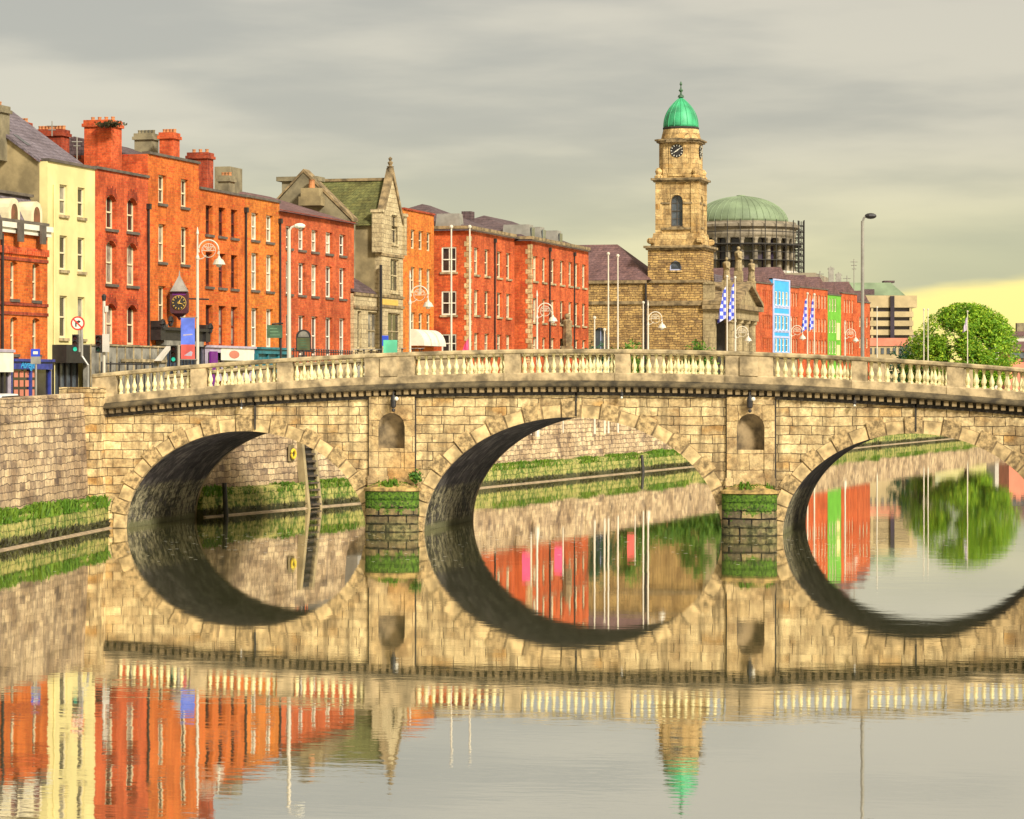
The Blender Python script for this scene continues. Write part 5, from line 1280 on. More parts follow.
# ------------------------------------------------------------------ right-hand background
def cbox(name, m, parent, u0, u1, v0, v1, D, dep, O, ang=YAW):
    """box facing the river reach: columns u0..u1, rows v0..v1 at distance D"""
    w_ = (u1-u0)/FPX*D; b = MB(); p = at(u0, D)-O
    lx = p.x*math.cos(ang)+p.y*math.sin(ang); ly = -p.x*math.sin(ang)+p.y*math.cos(ang)
    b.box(lx, ly, zat(v1, D), lx+w_, ly+dep, zat(v0, D))
    return b.build(name, m, parent)
D_ = 480.0; O = at(845, D_); of = empty('office_block', 'beige concrete office block with dark window bands and a mansard top', 'office', (O.x, O.y, 0), YAW)
cbox('core', M_DKGLASS, of, 846, 912, 300, 400, D_+.6, 12, O)
for k, (v0, v1) in enumerate(((295.5, 307.5), (311.5, 317), (320.6, 326), (329.6, 335), (338, 343))):
    ww = 917 if k == 0 else 913.5
    cbox('floor_band', M_BEIGE, of, 845, ww, v0, v1, D_, 13, O)
cbox('stair_shaft', M_DKGLASS, of, 890.5, 894.5, 296, 341, D_-.4, .4, O)
for u_ in (871, 909.5): cbox('end_pier', M_BEIGE, of, u_, u_+2.2, 307.8, 400, D_+.15, .6, O)
w_ = (915-848)/FPX*D_; zb_, zt_ = zat(295.3, D_), zat(282, D_); g = MB()
g.add([(0, .8, zb_), (w_-1, .8, zb_), (w_-1, 11, zb_), (0, 11, zb_), (1.0, 3, zt_), (w_*.72, 3, zt_), (w_*.72, 9, zt_), (1, 9, zt_)], [(0, 1, 5, 4), (1, 2, 6, 5), (2, 3, 7, 6), (3, 0, 4, 7), (4, 5, 6, 7)]); g.build('mansard_roof', M_COPPERD, of)
g = MB(); g.box(w_*.28, .9, zb_+.01, w_*.45, 2.6, zat(289, D_)); g.build('plant_room', M_SLATE, of); g = MB(); g.box(w_*.62, 3.2, zt_+.004, w_*.78, 6, zt_+.35); g.build('plant_room', M_SLATE, of)
O = at(868, 455); lp = empty('pink_low_building', 'low salmon pink building with arched windows below the office block', 'building', (O.x, O.y, 0), YAW)
cbox('upper_wall', M_SALMON, lp, 866, 908, 338, 346, 455, 8, O); cbox('ground_floor', M_BEIGE, lp, 866, 906, 346.1, 385, 455.2, 7.5, O)
for k in range(6): cbox('window', M_PANEB, lp, 869+k*6, 872+k*6, 348, 354, 455.1, .3, O)
O = at(898, 520); hz_ = empty('distant_house', 'distant brown roofed house between the office block and the round tree', 'house', (O.x, O.y, 0), YAW)
cbox('wall', M_TAN, hz_, 903, 935, 345, 395, 520, 8, O); g = MB(); w_ = 32/FPX*520; p = (903-898)/FPX*520; zz0, zz1 = zat(345, 520), zat(334, 520)
g.add([(p-.4, -.4, zz0), (p+w_+.4, -.4, zz0), (p+w_+.4, 8.4, zz0), (p-.4, 8.4, zz0), (p-.4, 4, zz1), (p+w_+.4, 4, zz1)], [(0, 1, 5, 4), (2, 3, 4, 5), (0, 4, 3), (1, 2, 5)]); g.build('roof', M_GREYR, hz_)
for nm, lab, u0, u1, vr, ve, D, wm, rm in (
    ('distant_house', 'red walled house with a brown roof at the right edge of the picture', 1009, 1050, 341, 351, 430, M_SALMON, M_SLATER),
    ('distant_house', 'pale walled house with twin chimneys behind the red one at the right edge', 995, 1040, 331, 336, 500, M_TARP, M_SLATER)):
    O = at(u0, D); h = empty(nm, lab, 'house', (O.x, O.y, 0), YAW); w_ = (u1-u0)/FPX*D
    cbox('wall', wm, h, u0, u1, ve, 395, D, 9, O)
    g = MB(); g.add([(-.5, -.5, zat(ve, D)+.02), (w_+.5, -.5, zat(ve, D)+.02), (w_+.5, 9.5, zat(ve, D)+.02), (-.5, 9.5, zat(ve, D)+.02), (1.8, 4, zat(vr, D)), (w_, 4, zat(vr, D))], [(0, 1, 5, 4), (2, 3, 4, 5), (0, 4, 3), (1, 2, 5), (0, 3, 2, 1)]); g.build('roof', rm, h)
    for k in range(5): cbox('window', M_PANED, h, u0+4+k*8, u0+7+k*8, ve+6, ve+11, D-.05, .1, O)
    if D == 500:
        cbox('chimney', M_GREYR, h, 1004, 1011, 325, 336, D+4, 1.5, O); cbox('chimney', M_GREYR, h, 1017, 1025, 323, 336, D+4, 1.5, O)
    else:
        cbox('window_band', M_PANEB, h, 1010, 1040, 352, 358, D-.1, .15, O)
for u_, v0, D in ((820, 271, 380), (831, 266, 384), (838.5, 272, 386), (847, 275.5, 390), (854, 259, 400)):
    g = MB(); p = at(u_, D); zt_ = zat(v0, D); zb_ = 14.0
    g.tube([(0, 0, zb_), (0, 0, zt_)], .07, 5)
    for k in range(3): g.tube([(-.5+.1*k, 0, zt_-.4-k*.5), (.5-.1*k, 0, zt_-.4-k*.5)], .05, 4)
    if u_ == 831 or u_ == 838.5: g.box(-.35, -.15, zt_-2.2, .35, .15, zt_-.2)
    o = g.build('antenna_mast', M_GREYP, None, (p.x, p.y, 0), YAW)
    tag(o, {820: 'thin antenna mast leftmost above the lime green house', 831: 'stout panel antenna tallest above the lime green house', 838.5: 'short panel antenna right of the stout one', 847: 'short bare aerial left of the tallest thin mast', 854: 'tallest thin whip mast beside the street lamp'}[u_], 'antenna', 'masts on the far roofs')

# ------------------------------------------------------------------ trees and bushes
def tree(name, label, u, D, zb_, zt_, rad, leaf, n, size, seed, cat='tree', group=None, squash=1.0, trunk=True):
    rnd = random.Random(seed); p = at(u, D); root = empty(name, label, cat, (p.x, p.y, zb_), 0, group)
    h = zt_-zb_; cz = h*.56; mb = MB(); lobes = []
    for k in range(34):
        a_ = rnd.uniform(0, 6.283); q = rnd.random()**.6; zz_ = rnd.uniform(-.85, .92)
        rr = rad*.74*q*math.sqrt(max(.08, 1-zz_*zz_))
        lobes.append((math.cos(a_)*rr, math.sin(a_)*rr, cz+zz_*h*.40*squash, rad*rnd.uniform(.22, .40)))
    for (x, y, z, r_) in lobes:
        c_ = leaf_clump((x, y, z), r_, n//34, size, (1, 1, .85), .45, rnd.randint(0, 9999)); mb.add(c_.v, c_.f)
    for _ in range(n//24):                                        # stray sprays that break the outline
        a_ = rnd.uniform(0, 6.283); t = rnd.uniform(-.2, 1.0); rr = rad*math.sqrt(max(.02, 1-t*t))*rnd.uniform(.90, 1.16)
        c_ = leaf_clump((math.cos(a_)*rr, math.sin(a_)*rr, cz+t*h*.47), .3, 3, size, seed=rnd.randint(0, 9999)); mb.add(c_.v, c_.f)
    mb.build('crown', leaf, root, fix=False)
    if trunk:
        t = MB(); t.tube([(0, 0, -.3), (.1, 0, h*.2), (0, .1, h*.4), (.1, 0, h*.75)], h*.028, 8, h*.008); to = t.build('trunk', M_BARK, root)
        b = MB()
        for k in range(9):
            a_ = k*2.4; z0 = h*(.25+.04*k); b.tube([(0, 0, z0), (math.cos(a_)*rad*.3, math.sin(a_)*rad*.3, z0+h*.12), (math.cos(a_)*rad*.62, math.sin(a_)*rad*.62, z0+h*.24)], h*.011, 5, .03)
        b.build('limbs', M_BARK, to)
    return root
tree('round_tree', 'large round bright green tree on the far quay at right', 966, 376, 2.8, zat(307, 376), 6.3, M_LEAF, 52000, .19, 11)
tree('small_tree', 'small yellow green tree tucked left of the large round tree', 920, 385, 2.8, zat(333, 385), 2.4, M_LEAF, 2600, .24, 12)
tree('dark_bush', 'dark teal clipped bush in front of the pink low building', 903, 405, 2.8, zat(345, 405), 2.3, M_DBUSH, 2600, .2, 13, 'bush')
for k, (u, D, vt, rd, lab) in enumerate(((628, 250, 344, 2.6, 'bright green bush by the church hall leftmost of the bushes'), (651, 252, 349, 2.6, 'low dull green bush under the ornate lamp by the church'), (676, 256, 350, 2.7, 'low green bush in the middle under the tower wall'), (697, 258, 343.5, 2.5, 'bright green bush rightmost of the bushes near the portico'), (712, 262, 352, 2.2, 'hidden green bush below the portico'))):
    tree('quay_bush', lab, u, D, 3.1, zat(vt, D) if k in (0, 3) else 7.4, rd if k not in (0, 3) else 1.9, M_BUSH, 3000, .17, 40+k, 'bush', 'bushes on the quay before the church', trunk=False)
tree('quay_bush', 'small dark green bush under the arched church hall window', 598, 245, 3.1, zat(346, 245), 1.6, M_DBUSH, 1500, .16, 51, 'bush', 'bushes on the quay before the church', trunk=False)

# ------------------------------------------------------------------ street furniture
def ornate_lamp(u, D, vt, label, zb_, tall=None):
    p = at(u, D); zt_ = zat(vt, D); h = zt_-zb_
    root = empty('ornate_street_lamp', label, 'street lamp', (p.x, p.y, zb_), YAW, 'ornate white scroll lamps along the quay')
    m = MB(); m.lathe([(.18, 0), (.18, .5), (.12, .7), (.085, 1.2), (.07, h*.8), (.10, h*.805), (.10, h*.815), (.055, h*.83), (.04, h*.95), (.08, h*.96), (.015, h)], n=8); m.build('post', M_POLE, root)
    s_ = MB(); cx, cz = .58, h*.86; r_ = .52; q6 = .6
    s_.tube([(cx-r_*math.cos(t), 0, cz+r_*math.sin(t)) for t in [math.pi*k/14-.25 for k in range(18)]], .04, 6)
    s_.tube([(cx-.36*math.cos(t), 0, cz+.36*math.sin(t)-.03) for t in [math.pi*2*k/16 for k in range(17)]], .018, 5)
    for k in range(5):
        t = math.pi*k/4; s_.tube([(cx, 0, cz-.05), (cx-.36*math.cos(t), 0, cz-.03+.36*math.sin(t))], .014, 5)
    for dx_, dz_ in ((-.17, .07), (.17, .07), (0, .22)): s_.tube([(cx+dx_+.11*math.cos(t), 0, cz+dz_+.11*math.sin(t)) for t in [math.pi*2*k/8 for k in range(9)]], .014, 4)
    s_.tube([(0, 0, cz-.5), (.25, 0, cz-.45), (.45, 0, cz-.28)], .025, 5); s_.build('scroll_bracket', M_POLE, root)
    l_ = MB(); lx = cx+r_+.02; zl = cz-.42; l_.tube([(lx, 0, cz-.05), (lx, 0, zl)], .035, 6); l_.lathe([(.34, zl-.34), (.31, zl-.28), (.23, zl-.11), (.10, zl-.02), (.05, zl+.1)], (lx, 0), 12); lo = l_.build('lamp_shade', M_POLE, root)
    b = MB(); b.ball((lx, 0, zl-.37), .16, 10, 6, (1, 1, .7)); b.build('lamp_glass', M_WHITE, lo)
    return root
L1 = ornate_lamp(197.5, 147.3, 227, 'ornate white scroll lamp beside the blue and red banner', 6.6)
for u, D, v, lab in ((410, 175, 270, 'ornate white scroll lamp in front of the stone gabled house'), (537, 200, 290, 'ornate white scroll lamp in front of the red block nearest the church'), (648, 226, 300, 'ornate white scroll lamp before the rubble wall under the tower'), (735.5, 249, 317, 'ornate white scroll lamp beside the portico flags'), (791, 272, 316, 'ornate white scroll lamp in front of the narrow red terrace house'), (845, 296, 320, 'ornate white scroll lamp right of the lime green house')):
    ornate_lamp(u, D, v, lab, 3.2)
def modern_lamp(u, D, vt, label, zb_, m, arm, head, thick=.13):
    p = at(u, D); h = zat(vt, D)-zb_; root = empty('street_lamp', label, 'street lamp', (p.x, p.y, zb_), YAW)
    b = MB(); b.tube([(0, 0, 0), (0, 0, h*.45), (0, 0, h-.25)], thick, 8, thick*.75); b.build('post', m, root)
    b = MB(); b.tube([(0, 0, h-.3), (arm*.2, 0, h-.08), (arm*.6, 0, h+.02)], .06, 6); b.build('arm', m, root)
    b = MB(); b.ball((arm, 0, h), .30, 10, 6, (1.0, .6, .5)); b.box(arm*.55, -.1, h-.06, arm, .1, h+.08); b.build('lamp_head', head, root)
    return root
modern_lamp(289, 146, 226, 'plain white street lamp in front of the long red terrace', 6.6, M_POLE, .55, M_WHITE, .12)
modern_lamp(862.5, 140, 216, 'tall grey street lamp standing on the right part of the bridge', 6.9, M_GREYP, .40, M_IRON, .10)
def flagpole(u, D, vt, label, flag=None, zb_=3.2, furl=False, group='white flagpoles along the quay wall'):
    p = at(u, D); h = zat(vt, D)-zb_; root = empty('flagpole', label, 'flagpole', (p.x, p.y, zb_), YAW, group)
    b = MB(); b.tube([(0, 0, 0), (0, 0, h*.5), (0, 0, h-.15)], .085, 8, .05); b.ball((0, 0, h-.05), .13, 8, 5); b.build('pole', M_POLE, root)
    if flag:
        v0, v1, side, m, wd = flag; z1, z0 = zat(v0, D)-zb_, zat(v1, D)-zb_; g = MB(); ny, nx = 18, 6
        def fp(i, j):
            t = i/ny; s_ = j/nx
            return (side*(.08+wd*s_*(.35+.65*t)), .22*math.sin(s_*9+t*5)*s_*(.4+t), z1+(z0-z1)*t - s_*wd*.55 - .12*math.sin(t*7)*s_)
        vs = [fp(i, j) for i in range(ny+1) for j in range(nx+1)]
        g.add(vs, [(i*(nx+1)+j, i*(nx+1)+j+1, (i+1)*(nx+1)+j+1, (i+1)*(nx+1)+j) for i in range(ny) for j in range(nx)])
        g.build('flag', m, root, smooth=True, fix=False)
    return root
def checked():
    m, n, l, b = newmat('blue_white_chequer')
    t = nd(n, 'ShaderNodeTexCoord').outputs['Object']; sp = nd(n, 'ShaderNodeSeparateXYZ'); l.new(t, sp.inputs[0])
    cb = nd(n, 'ShaderNodeCombineXYZ'); l.new(sp.outputs[0], cb.inputs[0]); l.new(sp.outputs[2], cb.inputs[1])
    ck = nd(n, 'ShaderNodeTexChecker'); l.new(cb.outputs[0], ck.inputs[0]); ck.inputs['Scale'].default_value = 3.1
    ck.inputs[1].default_value = (.05, .08, .52, 1); ck.inputs[2].default_value = (.50, .50, .66, 1)
    l.new(ck.outputs[0], b.inputs['Base Color']); b.inputs['Roughness'].default_value = .7
    return m
M_CHEQ = checked()
flagpole(451.3, 182.5, 226, 'bare white flagpole in front of the red block window column, left of its pair')
flagpole(469.7, 184.5, 226, 'white flagpole at the corner of the red block with a pink banner', (338, 353, -1, M_PINK, .75))
flagpole(608.3, 214, 253, 'bare white flagpole before the church hall, left of its pair'); flagpole(617.8, 217, 255, 'bare white flagpole before the church hall, right of its pair')
flagpole(727, 246, 276, 'white flagpole before the portico with a chequered blue flag, left of its pair', (286, 318, -1, M_CHEQ, .75)); flagpole(735, 249, 277, 'white flagpole before the portico with a chequered blue flag, right of its pair', (283, 318, -1, M_CHEQ, .62))
flagpole(807.5, 279, 293, 'white flagpole with a chequered blue flag before the red terrace, left of its pair', (298, 329, -1, M_CHEQ, .55)); flagpole(814.3, 282, 294, 'white flagpole with a chequered blue flag before the red terrace, right of its pair', (298, 328, -1, M_CHEQ, .5))
flagpole(923.8, 340, 309, 'thin bare flagpole left of the round tree, left of its pair'); flagpole(928, 343, 309, 'thin bare flagpole left of the round tree, right of its pair')
flagpole(967.5, 362, 311, 'white flagpole with a furled pale flag in front of the round tree', (317, 330, -1, M_LILAC, .55))
flagpole(594.5, 211, 317, 'short slim white post left of the arched hall window'); flagpole(604.5, 213, 329, 'shortest slim white post right of the arched hall window'); flagpole(643.2, 225, 302, 'slim pale pole just left of the ornate lamp by the church')
flagpole(877, 318, 307, 'slim pale pole before the beige office block')
# banners lower on the quay (they show in the river)
for u, D, v0, v1, m, lab in ((531, 196, 0, 0, M_PINK, 'pink vertical banner on a low post behind the balustrade, left'), (563, 204, 0, 0, M_PINK, 'pink square banner on a low post behind the balustrade'), (635, 222, 0, 0, M_BANR, 'red vertical banner on a low post before the church hall')):
    p = at(u, D); root = empty('quay_banner', lab, 'banner', (p.x, p.y, 3.4), YAW, 'small banners on the quay')
    b = MB(); b.tube([(0, 0, 0), (0, 0, 3.6)], .05, 6); b.build('post', M_POLE, root); b = MB(); b.box(-.62, -.02, 1.4, -.06, .02, 3.4); b.build('banner_cloth', m, root)
# banner on the ornate lamp
pb = at(197.5, 147.2); bn = empty('lamp_banner', 'blue banner with a red lower third hanging left of the ornate lamp post', 'banner', (pb.x, pb.y, 0), YAW)
zb0, zb1, zb2 = zat(359, 147.2), zat(344.5, 147.2), zat(318, 147.2)
b = MB(); b.box(-.86, -.02, zb1, -.14, .02, zb2); b.build('blue_cloth', M_BANB, bn); b = MB(); b.box(-.86, -.02, zb0, -.14, .02, zb1-.003); b.build('red_cloth', M_BANR, bn)
b = MB(); b.tube([(-.9, 0, zb2+.03), (0, 0, zb2+.03)], .025, 5); b.tube([(-.9, 0, zb0-.03), (0, 0, zb0-.03)], .025, 5); b.build('banner_rods', M_GREYP, bn)
b = MB(); b.slab([(-.75, zb1+.45), (-.25, zb1+.5), (-.28, zb1+.56), (-.74, zb1+.52)], -.026, -.021); b.slab([(-.70, zb0+.18), (-.35, zb0+.42), (-.25, zb0+.35), (-.3, zb0+.15)], -.026, -.021); b.build('banner_print', M_LILAC, bn)
# hanging bracket clock
FO = Fac(148.2, 199); cxw, _ = FO.sx(178); D_ = FO.sx(179)[1]-2.0; pc = at(179.5, D_); hc = empty('hanging_clock', 'dark maroon bracket clock with gilt numerals and a grey pointed cap on the orange house', 'clock', (pc.x, pc.y, zat(303, D_)), FO.rz-R(75))
mm = plain('maroon_paint', (.06, .012, .02), .5, .3, 2)
b = MB(); n8 = 8; b.slab([(.55*math.cos(t), .55*math.sin(t)) if False else (x, z) for x, z in ((-.50, -.66), (.50, -.66), (.56, -.5), (.56, .62), (.5, .72), (-.5, .72), (-.56, .62), (-.56, -.5))], -.34, .34); bo = b.build('clock_case', mm, hc)
b = MB(); b.lathe([(.06, -1.08), (.2, -.9), (.62, -.662)], n=4, a0=math.pi/4); b.build('clock_pendant', mm, bo)
b = MB(); b.lathe([(.78, .723), (.70, .80), (.07, 1.72), (.03, 2.05)], n=4, a0=math.pi/4); b.build('clock_cap', M_GREYP, bo)
clock(hc, (0, -.345, 0), 0, .44, M_IRON, M_GOLD, [(R(-18), .36, .045), (R(62), .30, .05)], M_GOLD)
b = MB(); n_ = 28; b.slab([(.47*math.cos(2*math.pi*k/n_), .47*math.sin(2*math.pi*k/n_)) for k in range(n_)], -.348, -.342); b.build('dial_rim', M_GOLD, bo)
b = MB(); b.box(-.42, -.352, .5, .42, -.342, .66); b.build('name_strip', M_PURP, bo)
b = MB(); b.tube([(0, .3, .3), (1.0, 1.6, .3), (1.6, 2.3, .3)], .06, 6); b.build('wall_bracket', M_IRON, hc)
# left-hand signs and signals: they stand on the quay by the wall end
def signpost(name, label, cat, u, D, group=None): 
    p = at(u, D); return empty(name, label, cat, (p.x, p.y, 5.35), YAW, group)
Dq = 141.0; k_ = Dq/FPX
t = signpost('traffic_light', 'traffic light on a cranked pole under the round no right turn sign', 'traffic light', 88, Dq, 'traffic lights at the bridge end')
zl = lambda v: zat(v, Dq)-5.35
b = MB(); b.tube([(0, 0, 0), (0, 0, zl(365)), (-.30, 0, zl(356)), (-.32, 0, zl(318))], .065, 8); b.build('pole', M_GREYP, t)
def signal_head(t, x, z, w_=.30, lit=None):
    b = MB(); b.box(x-.15, -.16, z-.45, x+.15, .12, z+.45)
    for k in (-.28, 0, .28):
        for j in range(6):
            a0, a1 = math.pi*j/6, math.pi*(j+1)/6; q = lambda a_, y_: (x+.125*math.cos(a_), y_, z+k+.125*math.sin(a_)); b.quad(q(a0, -.161), q(a1, -.161), q(a1, -.34), q(a0, -.34))
    o = b.build('signal_head', M_IRON, t, fix=False)
    for k, m in ((.28, 'red_lens'), (0, 'amber_lens'), (-.28, 'green_lens')):
        l_ = MB(); l_.ball((x, -.155, z+k), .11, 10, 6, (1, .35, 1)); l_.build(m, LENS[m] if not (lit == m) else LENS['green_lit'], o)
LENS = {'red_lens': plain('red_lens', (.10, .02, .03), .3, .1, 2), 'amber_lens': plain('amber_lens', (.10, .04, .04), .3, .1, 2), 'green_lens': plain('green_lens', (.02, .10, .08), .3, .1, 2)}
m_, n_2, l_2, b_2 = newmat('green_lit'); b_2.inputs['Base Color'].default_value = (.02, .4, .25, 1); b_2.inputs['Emission Color'].default_value = (.05, .75, .45, 1); b_2.inputs['Emission Strength'].default_value = .35; LENS['green_lit'] = m_
signal_head(t, -.62, zl(343.5), lit='green_lens')
b = MB(); b.box(-.46, -.04, zl(352), -.24, .04, zl(334)); b.build('backing_plate', M_HOARD, t)
b = MB(); rs = .35; zsn = zl(323.3); n = 28; cc_ = lambda r_: [(-.50+r_*math.cos(2*math.pi*k/n), zsn+r_*math.sin(2*math.pi*k/n)) for k in range(n)]
ns = empty('no_right_turn_sign', 'round red ringed no right turn sign with a black arrow above the cranked traffic light', 'road sign', (t.location.x, t.location.y, 5.35), YAW)
b.slab(cc_(rs), -.10, -.07); so_ = b.build('sign_rim', M_SIGNR, ns); b = MB(); b.slab(cc_(rs*.78), -.115, -.102); b.build('sign_face', M_WHITE, ns)
b = MB(); b.slab([(-.62, zsn-.17), (-.55, zsn-.17), (-.55, zsn+.04), (-.46, zsn+.04), (-.46, zsn-.01), (-.33, zsn+.08), (-.46, zsn+.17), (-.46, zsn+.12), (-.62, zsn+.12)], -.122, -.117); b.build('arrow', M_IRON, ns)
b = MB(); b.slab([(-.50-.22, zsn+.17), (-.50-.17, zsn+.22), (-.50+.22, zsn-.17), (-.50+.17, zsn-.22)], -.13, -.124); b.build('slash', M_SIGNR, ns)
t = signpost('traffic_light', 'traffic light seen from its side on a straight grey pole by the bridge end', 'traffic light', 104, 143.5, 'traffic lights at the bridge end')
zl2 = lambda v: zat(v, 143.5)-5.35
b = MB(); b.tube([(0, 0, 0), (0, 0, zl2(301))], .075, 8); b.build('pole', M_POLE, t); b = MB(); b.lathe([(.05, zl2(302)), (.10, zl2(300)), (.13, zl2(296)), (.04, zl2(294))], n=8); b.build('pole_cap', M_IRON, t)
signal_head(t, -.26, zl2(344)); b = MB(); b.box(-.05, -.25, zl2(352), .30, -.15, zl2(334)); b.build('control_box', M_TARP, t); b = MB(); b.box(.06, -.12, zl2(312), .22, 0, zl2(306)); b.build('push_box', M_TARP, t)
t = signpost('traffic_light', 'green lit traffic light on a pale post left of the banner', 'traffic light', 178.5, 149, 'traffic lights at the bridge end')
zl3 = lambda v: zat(v, 149)-5.35
b = MB(); b.tube([(0, 0, 0), (0, 0, zl3(345))], .075, 8); b.build('pole', M_POLE, t); signal_head(t, -.25, zl3(354), lit='green_lens')
t = signpost('bus_stop', 'blue topped bus stop sign on a pole in front of the blue shop', 'bus stop', 36, 139)
zl4 = lambda v: zat(v, 139)-5.35
b = MB(); b.tube([(0, 0, 0), (0, 0, zl4(350))], .05, 8); b.build('pole', M_GREYP, t); b = MB(); b.box(-.24, -.06, zl4(356.5), .20, -.02, zl4(349)); so_ = b.build('blue_panel', M_SIGNB, t); b = MB(); b.box(-.25, -.06, zl4(364), .24, -.02, zl4(356.5)-.003); b.build('grey_panel', M_HOARD, t)
b = MB(); zc_ = zl4(352.8); b.box(-.13, -.07, zc_-.07, .10, -.062, zc_+.07); b.build('bus_symbol', M_WHITE, so_)
# shop hoarding to the right of the signals
F = Fac(95.1, 148); ho = empty('shop_hoarding', 'pale grey panelled shop hoarding under the red arched window house', 'hoarding', (F.a.x, F.a.y, 0), F.rz)
x0, x1 = F.sx(76)[0], F.sx(152)[0]; b = MB(); b.box(x0, -.9, 3.8, x1, -.45, F.z(110, 345.5)); b.build('panels', M_HOARD, ho)
b = MB(); 
for k in range(10): b.box(x0+(x1-x0)*k/9-.04, -.96, 3.8, x0+(x1-x0)*k/9+.04, -.903, F.z(110, 345.5))
b.box(x0, -1.0, F.z(110, 346.5), x1+.2, -.903, F.z(110, 345)); b.box(x0+4.5, -1.02, F.z(120, 362), x1, -.963, F.z(120, 359)); b.build('battens', M_RAIL, ho)
b = MB(); b.slab([(x1-2.2, F.z(145, 361)), (x1-.2, F.z(145, 346)), (x1+.3, F.z(145, 346)), (x1-1.6, F.z(145, 361))], -1.3, -1.03); b.build('brace', M_TARP, ho)
b = MB(); 
for k in range(7): b.tube([(x0+.3+k*1.3, -1.5, 4.2), (x0+.3+k*1.3, -1.5, F.z(100, 362))], .05, 5)
b.tube([(x0+.3, -1.5, F.z(100, 364)), (x0+8.1, -1.5, F.z(100, 364))], .05, 5); b.build('railing', M_IRON, ho)
# green hanging signs
D_ = 172.0; p = at(275, D_); s_ = empty('green_signboard', 'green oblong signboard on a black post over the teal shop', 'sign', (p.x, p.y, 4.6), YAW)
z5 = lambda v: zat(v, D_)-4.6
b = MB(); b.tube([(.35, 0, 0), (.35, 0, z5(327))], .07, 6); b.tube([(-.2, 0, z5(324.2)), (.5, 0, z5(323.4))], .06, 6); b.build('post', M_IRON, s_)
b = MB(); b.box(-.48, -.12, z5(338), .46, -.075, z5(325)); bo = b.build('board', M_SGREEN, s_)
b = MB()
for k in range(3): b.box(-.30, -.13, z5(335-k*3.2)-.03, .30-.08*k, -.122, z5(335-k*3.2)+.03)
b.build('board_lettering', plain('faded_lettering', (.12, .22, .12), .6, .2, 3), bo)
D_ = 176.0; p = at(303.5, D_); s_ = empty('arched_sign', 'round topped olive green sign in a black iron frame by the railings', 'sign', (p.x, p.y, 4.6), YAW)
z6 = lambda v: zat(v, D_)-4.6
hw = .40; z0, zsr = z6(350), z6(337.5)
pl = [(-hw, z0), (hw, z0)] + [(hw*math.cos(math.pi*k/12), zsr+hw*1.1*math.sin(math.pi*k/12)) for k in range(13)]
b = MB(); b.slab([(x*1.16, z+(.06 if z > z0+.1 else -.06)) for x, z in pl], -.04, .04); b.tube([(0, 0, 0), (0, 0, z0)], .09, 6); b.build('iron_frame', M_IRON, s_)
b = MB(); b.slab([(x, min(z, zsr-.02)) for x, z in [(-hw, z0), (hw, z0), (hw, zsr), (-hw, zsr)]], -.06, -.044); bo = b.build('sign_face', M_OLIVE, s_)
b = MB(); b.slab([(hw*.85*math.cos(math.pi*k/12), zsr+.03+hw*.9*math.sin(math.pi*k/12)) for k in range(13)], -.06, -.044); b.build('sign_head', M_HOARD, s_)
b = MB()
for k in range(4): b.box(-.26+.03*(k % 2), -.07, z0+.12+k*.15, .26-.04*k, -.062, z0+.18+k*.15)
b.build('sign_lettering', M_SGREEN, bo)
# mint and blue panels
p = at(390, 170); s_ = empty('mint_sign_panel', 'mint green panel sign standing on the quay behind the balustrade', 'sign', (p.x, p.y, 4.2), YAW); z7 = lambda v: zat(v, 170)-4.2
b = MB(); b.box(-.40, -.04, z7(356), .44, .04, z7(340)); b.build('panel', M_MINT, s_); b = MB(); b.tube([(-.3, .06, 0), (-.3, .06, z7(342))], .04, 5); b.tube([(.3, .06, 0), (.3, .06, z7(342))], .04, 5); b.build('legs', M_GREYP, s_)
p = at(385.3, 174); s_ = empty('blue_sign', 'small blue sign peeping out behind the mint green panel', 'sign', (p.x, p.y, 4.1), YAW); z8 = lambda v: zat(v, 174)-4.1
b = MB(); b.box(-.2, -.03, z8(346), .19, .03, z8(335.5)); b.build('panel', M_SIGNB, s_); b = MB(); b.tube([(0, .05, 0), (0, .05, z8(336))], .04, 5); b.build('post', M_GREYP, s_)
# bicycles along the quay railing
def bicycle(label, u, D, zg, rz):
    p = at(u, D); r0 = empty('bicycle', label, 'bicycle', (p.x, p.y, zg), rz, 'bicycles parked along the quay')
    for x in (-.53, .53):
        w_ = MB(); w_.tube([(x+.33*math.cos(t), 0, .35+.33*math.sin(t)) for t in [2*math.pi*k/16 for k in range(17)]], .025, 5); wo_ = w_.build('wheel', M_TYRE, r0)
        sp_ = MB()
        for k in range(8): sp_.tube([(x, 0, .35), (x+.32*math.cos(k*math.pi/4), 0, .35+.32*math.sin(k*math.pi/4))], .006, 4)
        sp_.build('spokes', M_GREYP, wo_)
    f = MB()
    for a_, b_ in (((-.53, 0, .35), (-.1, 0, .32)), ((-.1, 0, .32), (.36, 0, .78)), ((-.22, 0, .80), (.36, 0, .82)), ((-.1, 0, .32), (-.24, 0, .92)), ((-.53, 0, .35), (-.22, 0, .80)), ((.53, 0, .35), (.36, 0, .98))): f.tube([a_, b_], .022, 6)
    f.build('frame', M_IRON, r0)
    h_ = MB(); h_.tube([(.30, -.28, 1.02), (.37, -.1, 1.0), (.37, .1, 1.0), (.30, .28, 1.02)], .018, 6); h_.build('handlebar', M_GREYP, r0)
    s_ = MB(); s_.ball((-.25, 0, .95), .13, 8, 5, (1.2, .6, .35)); s_.build('saddle', M_TYRE, r0)
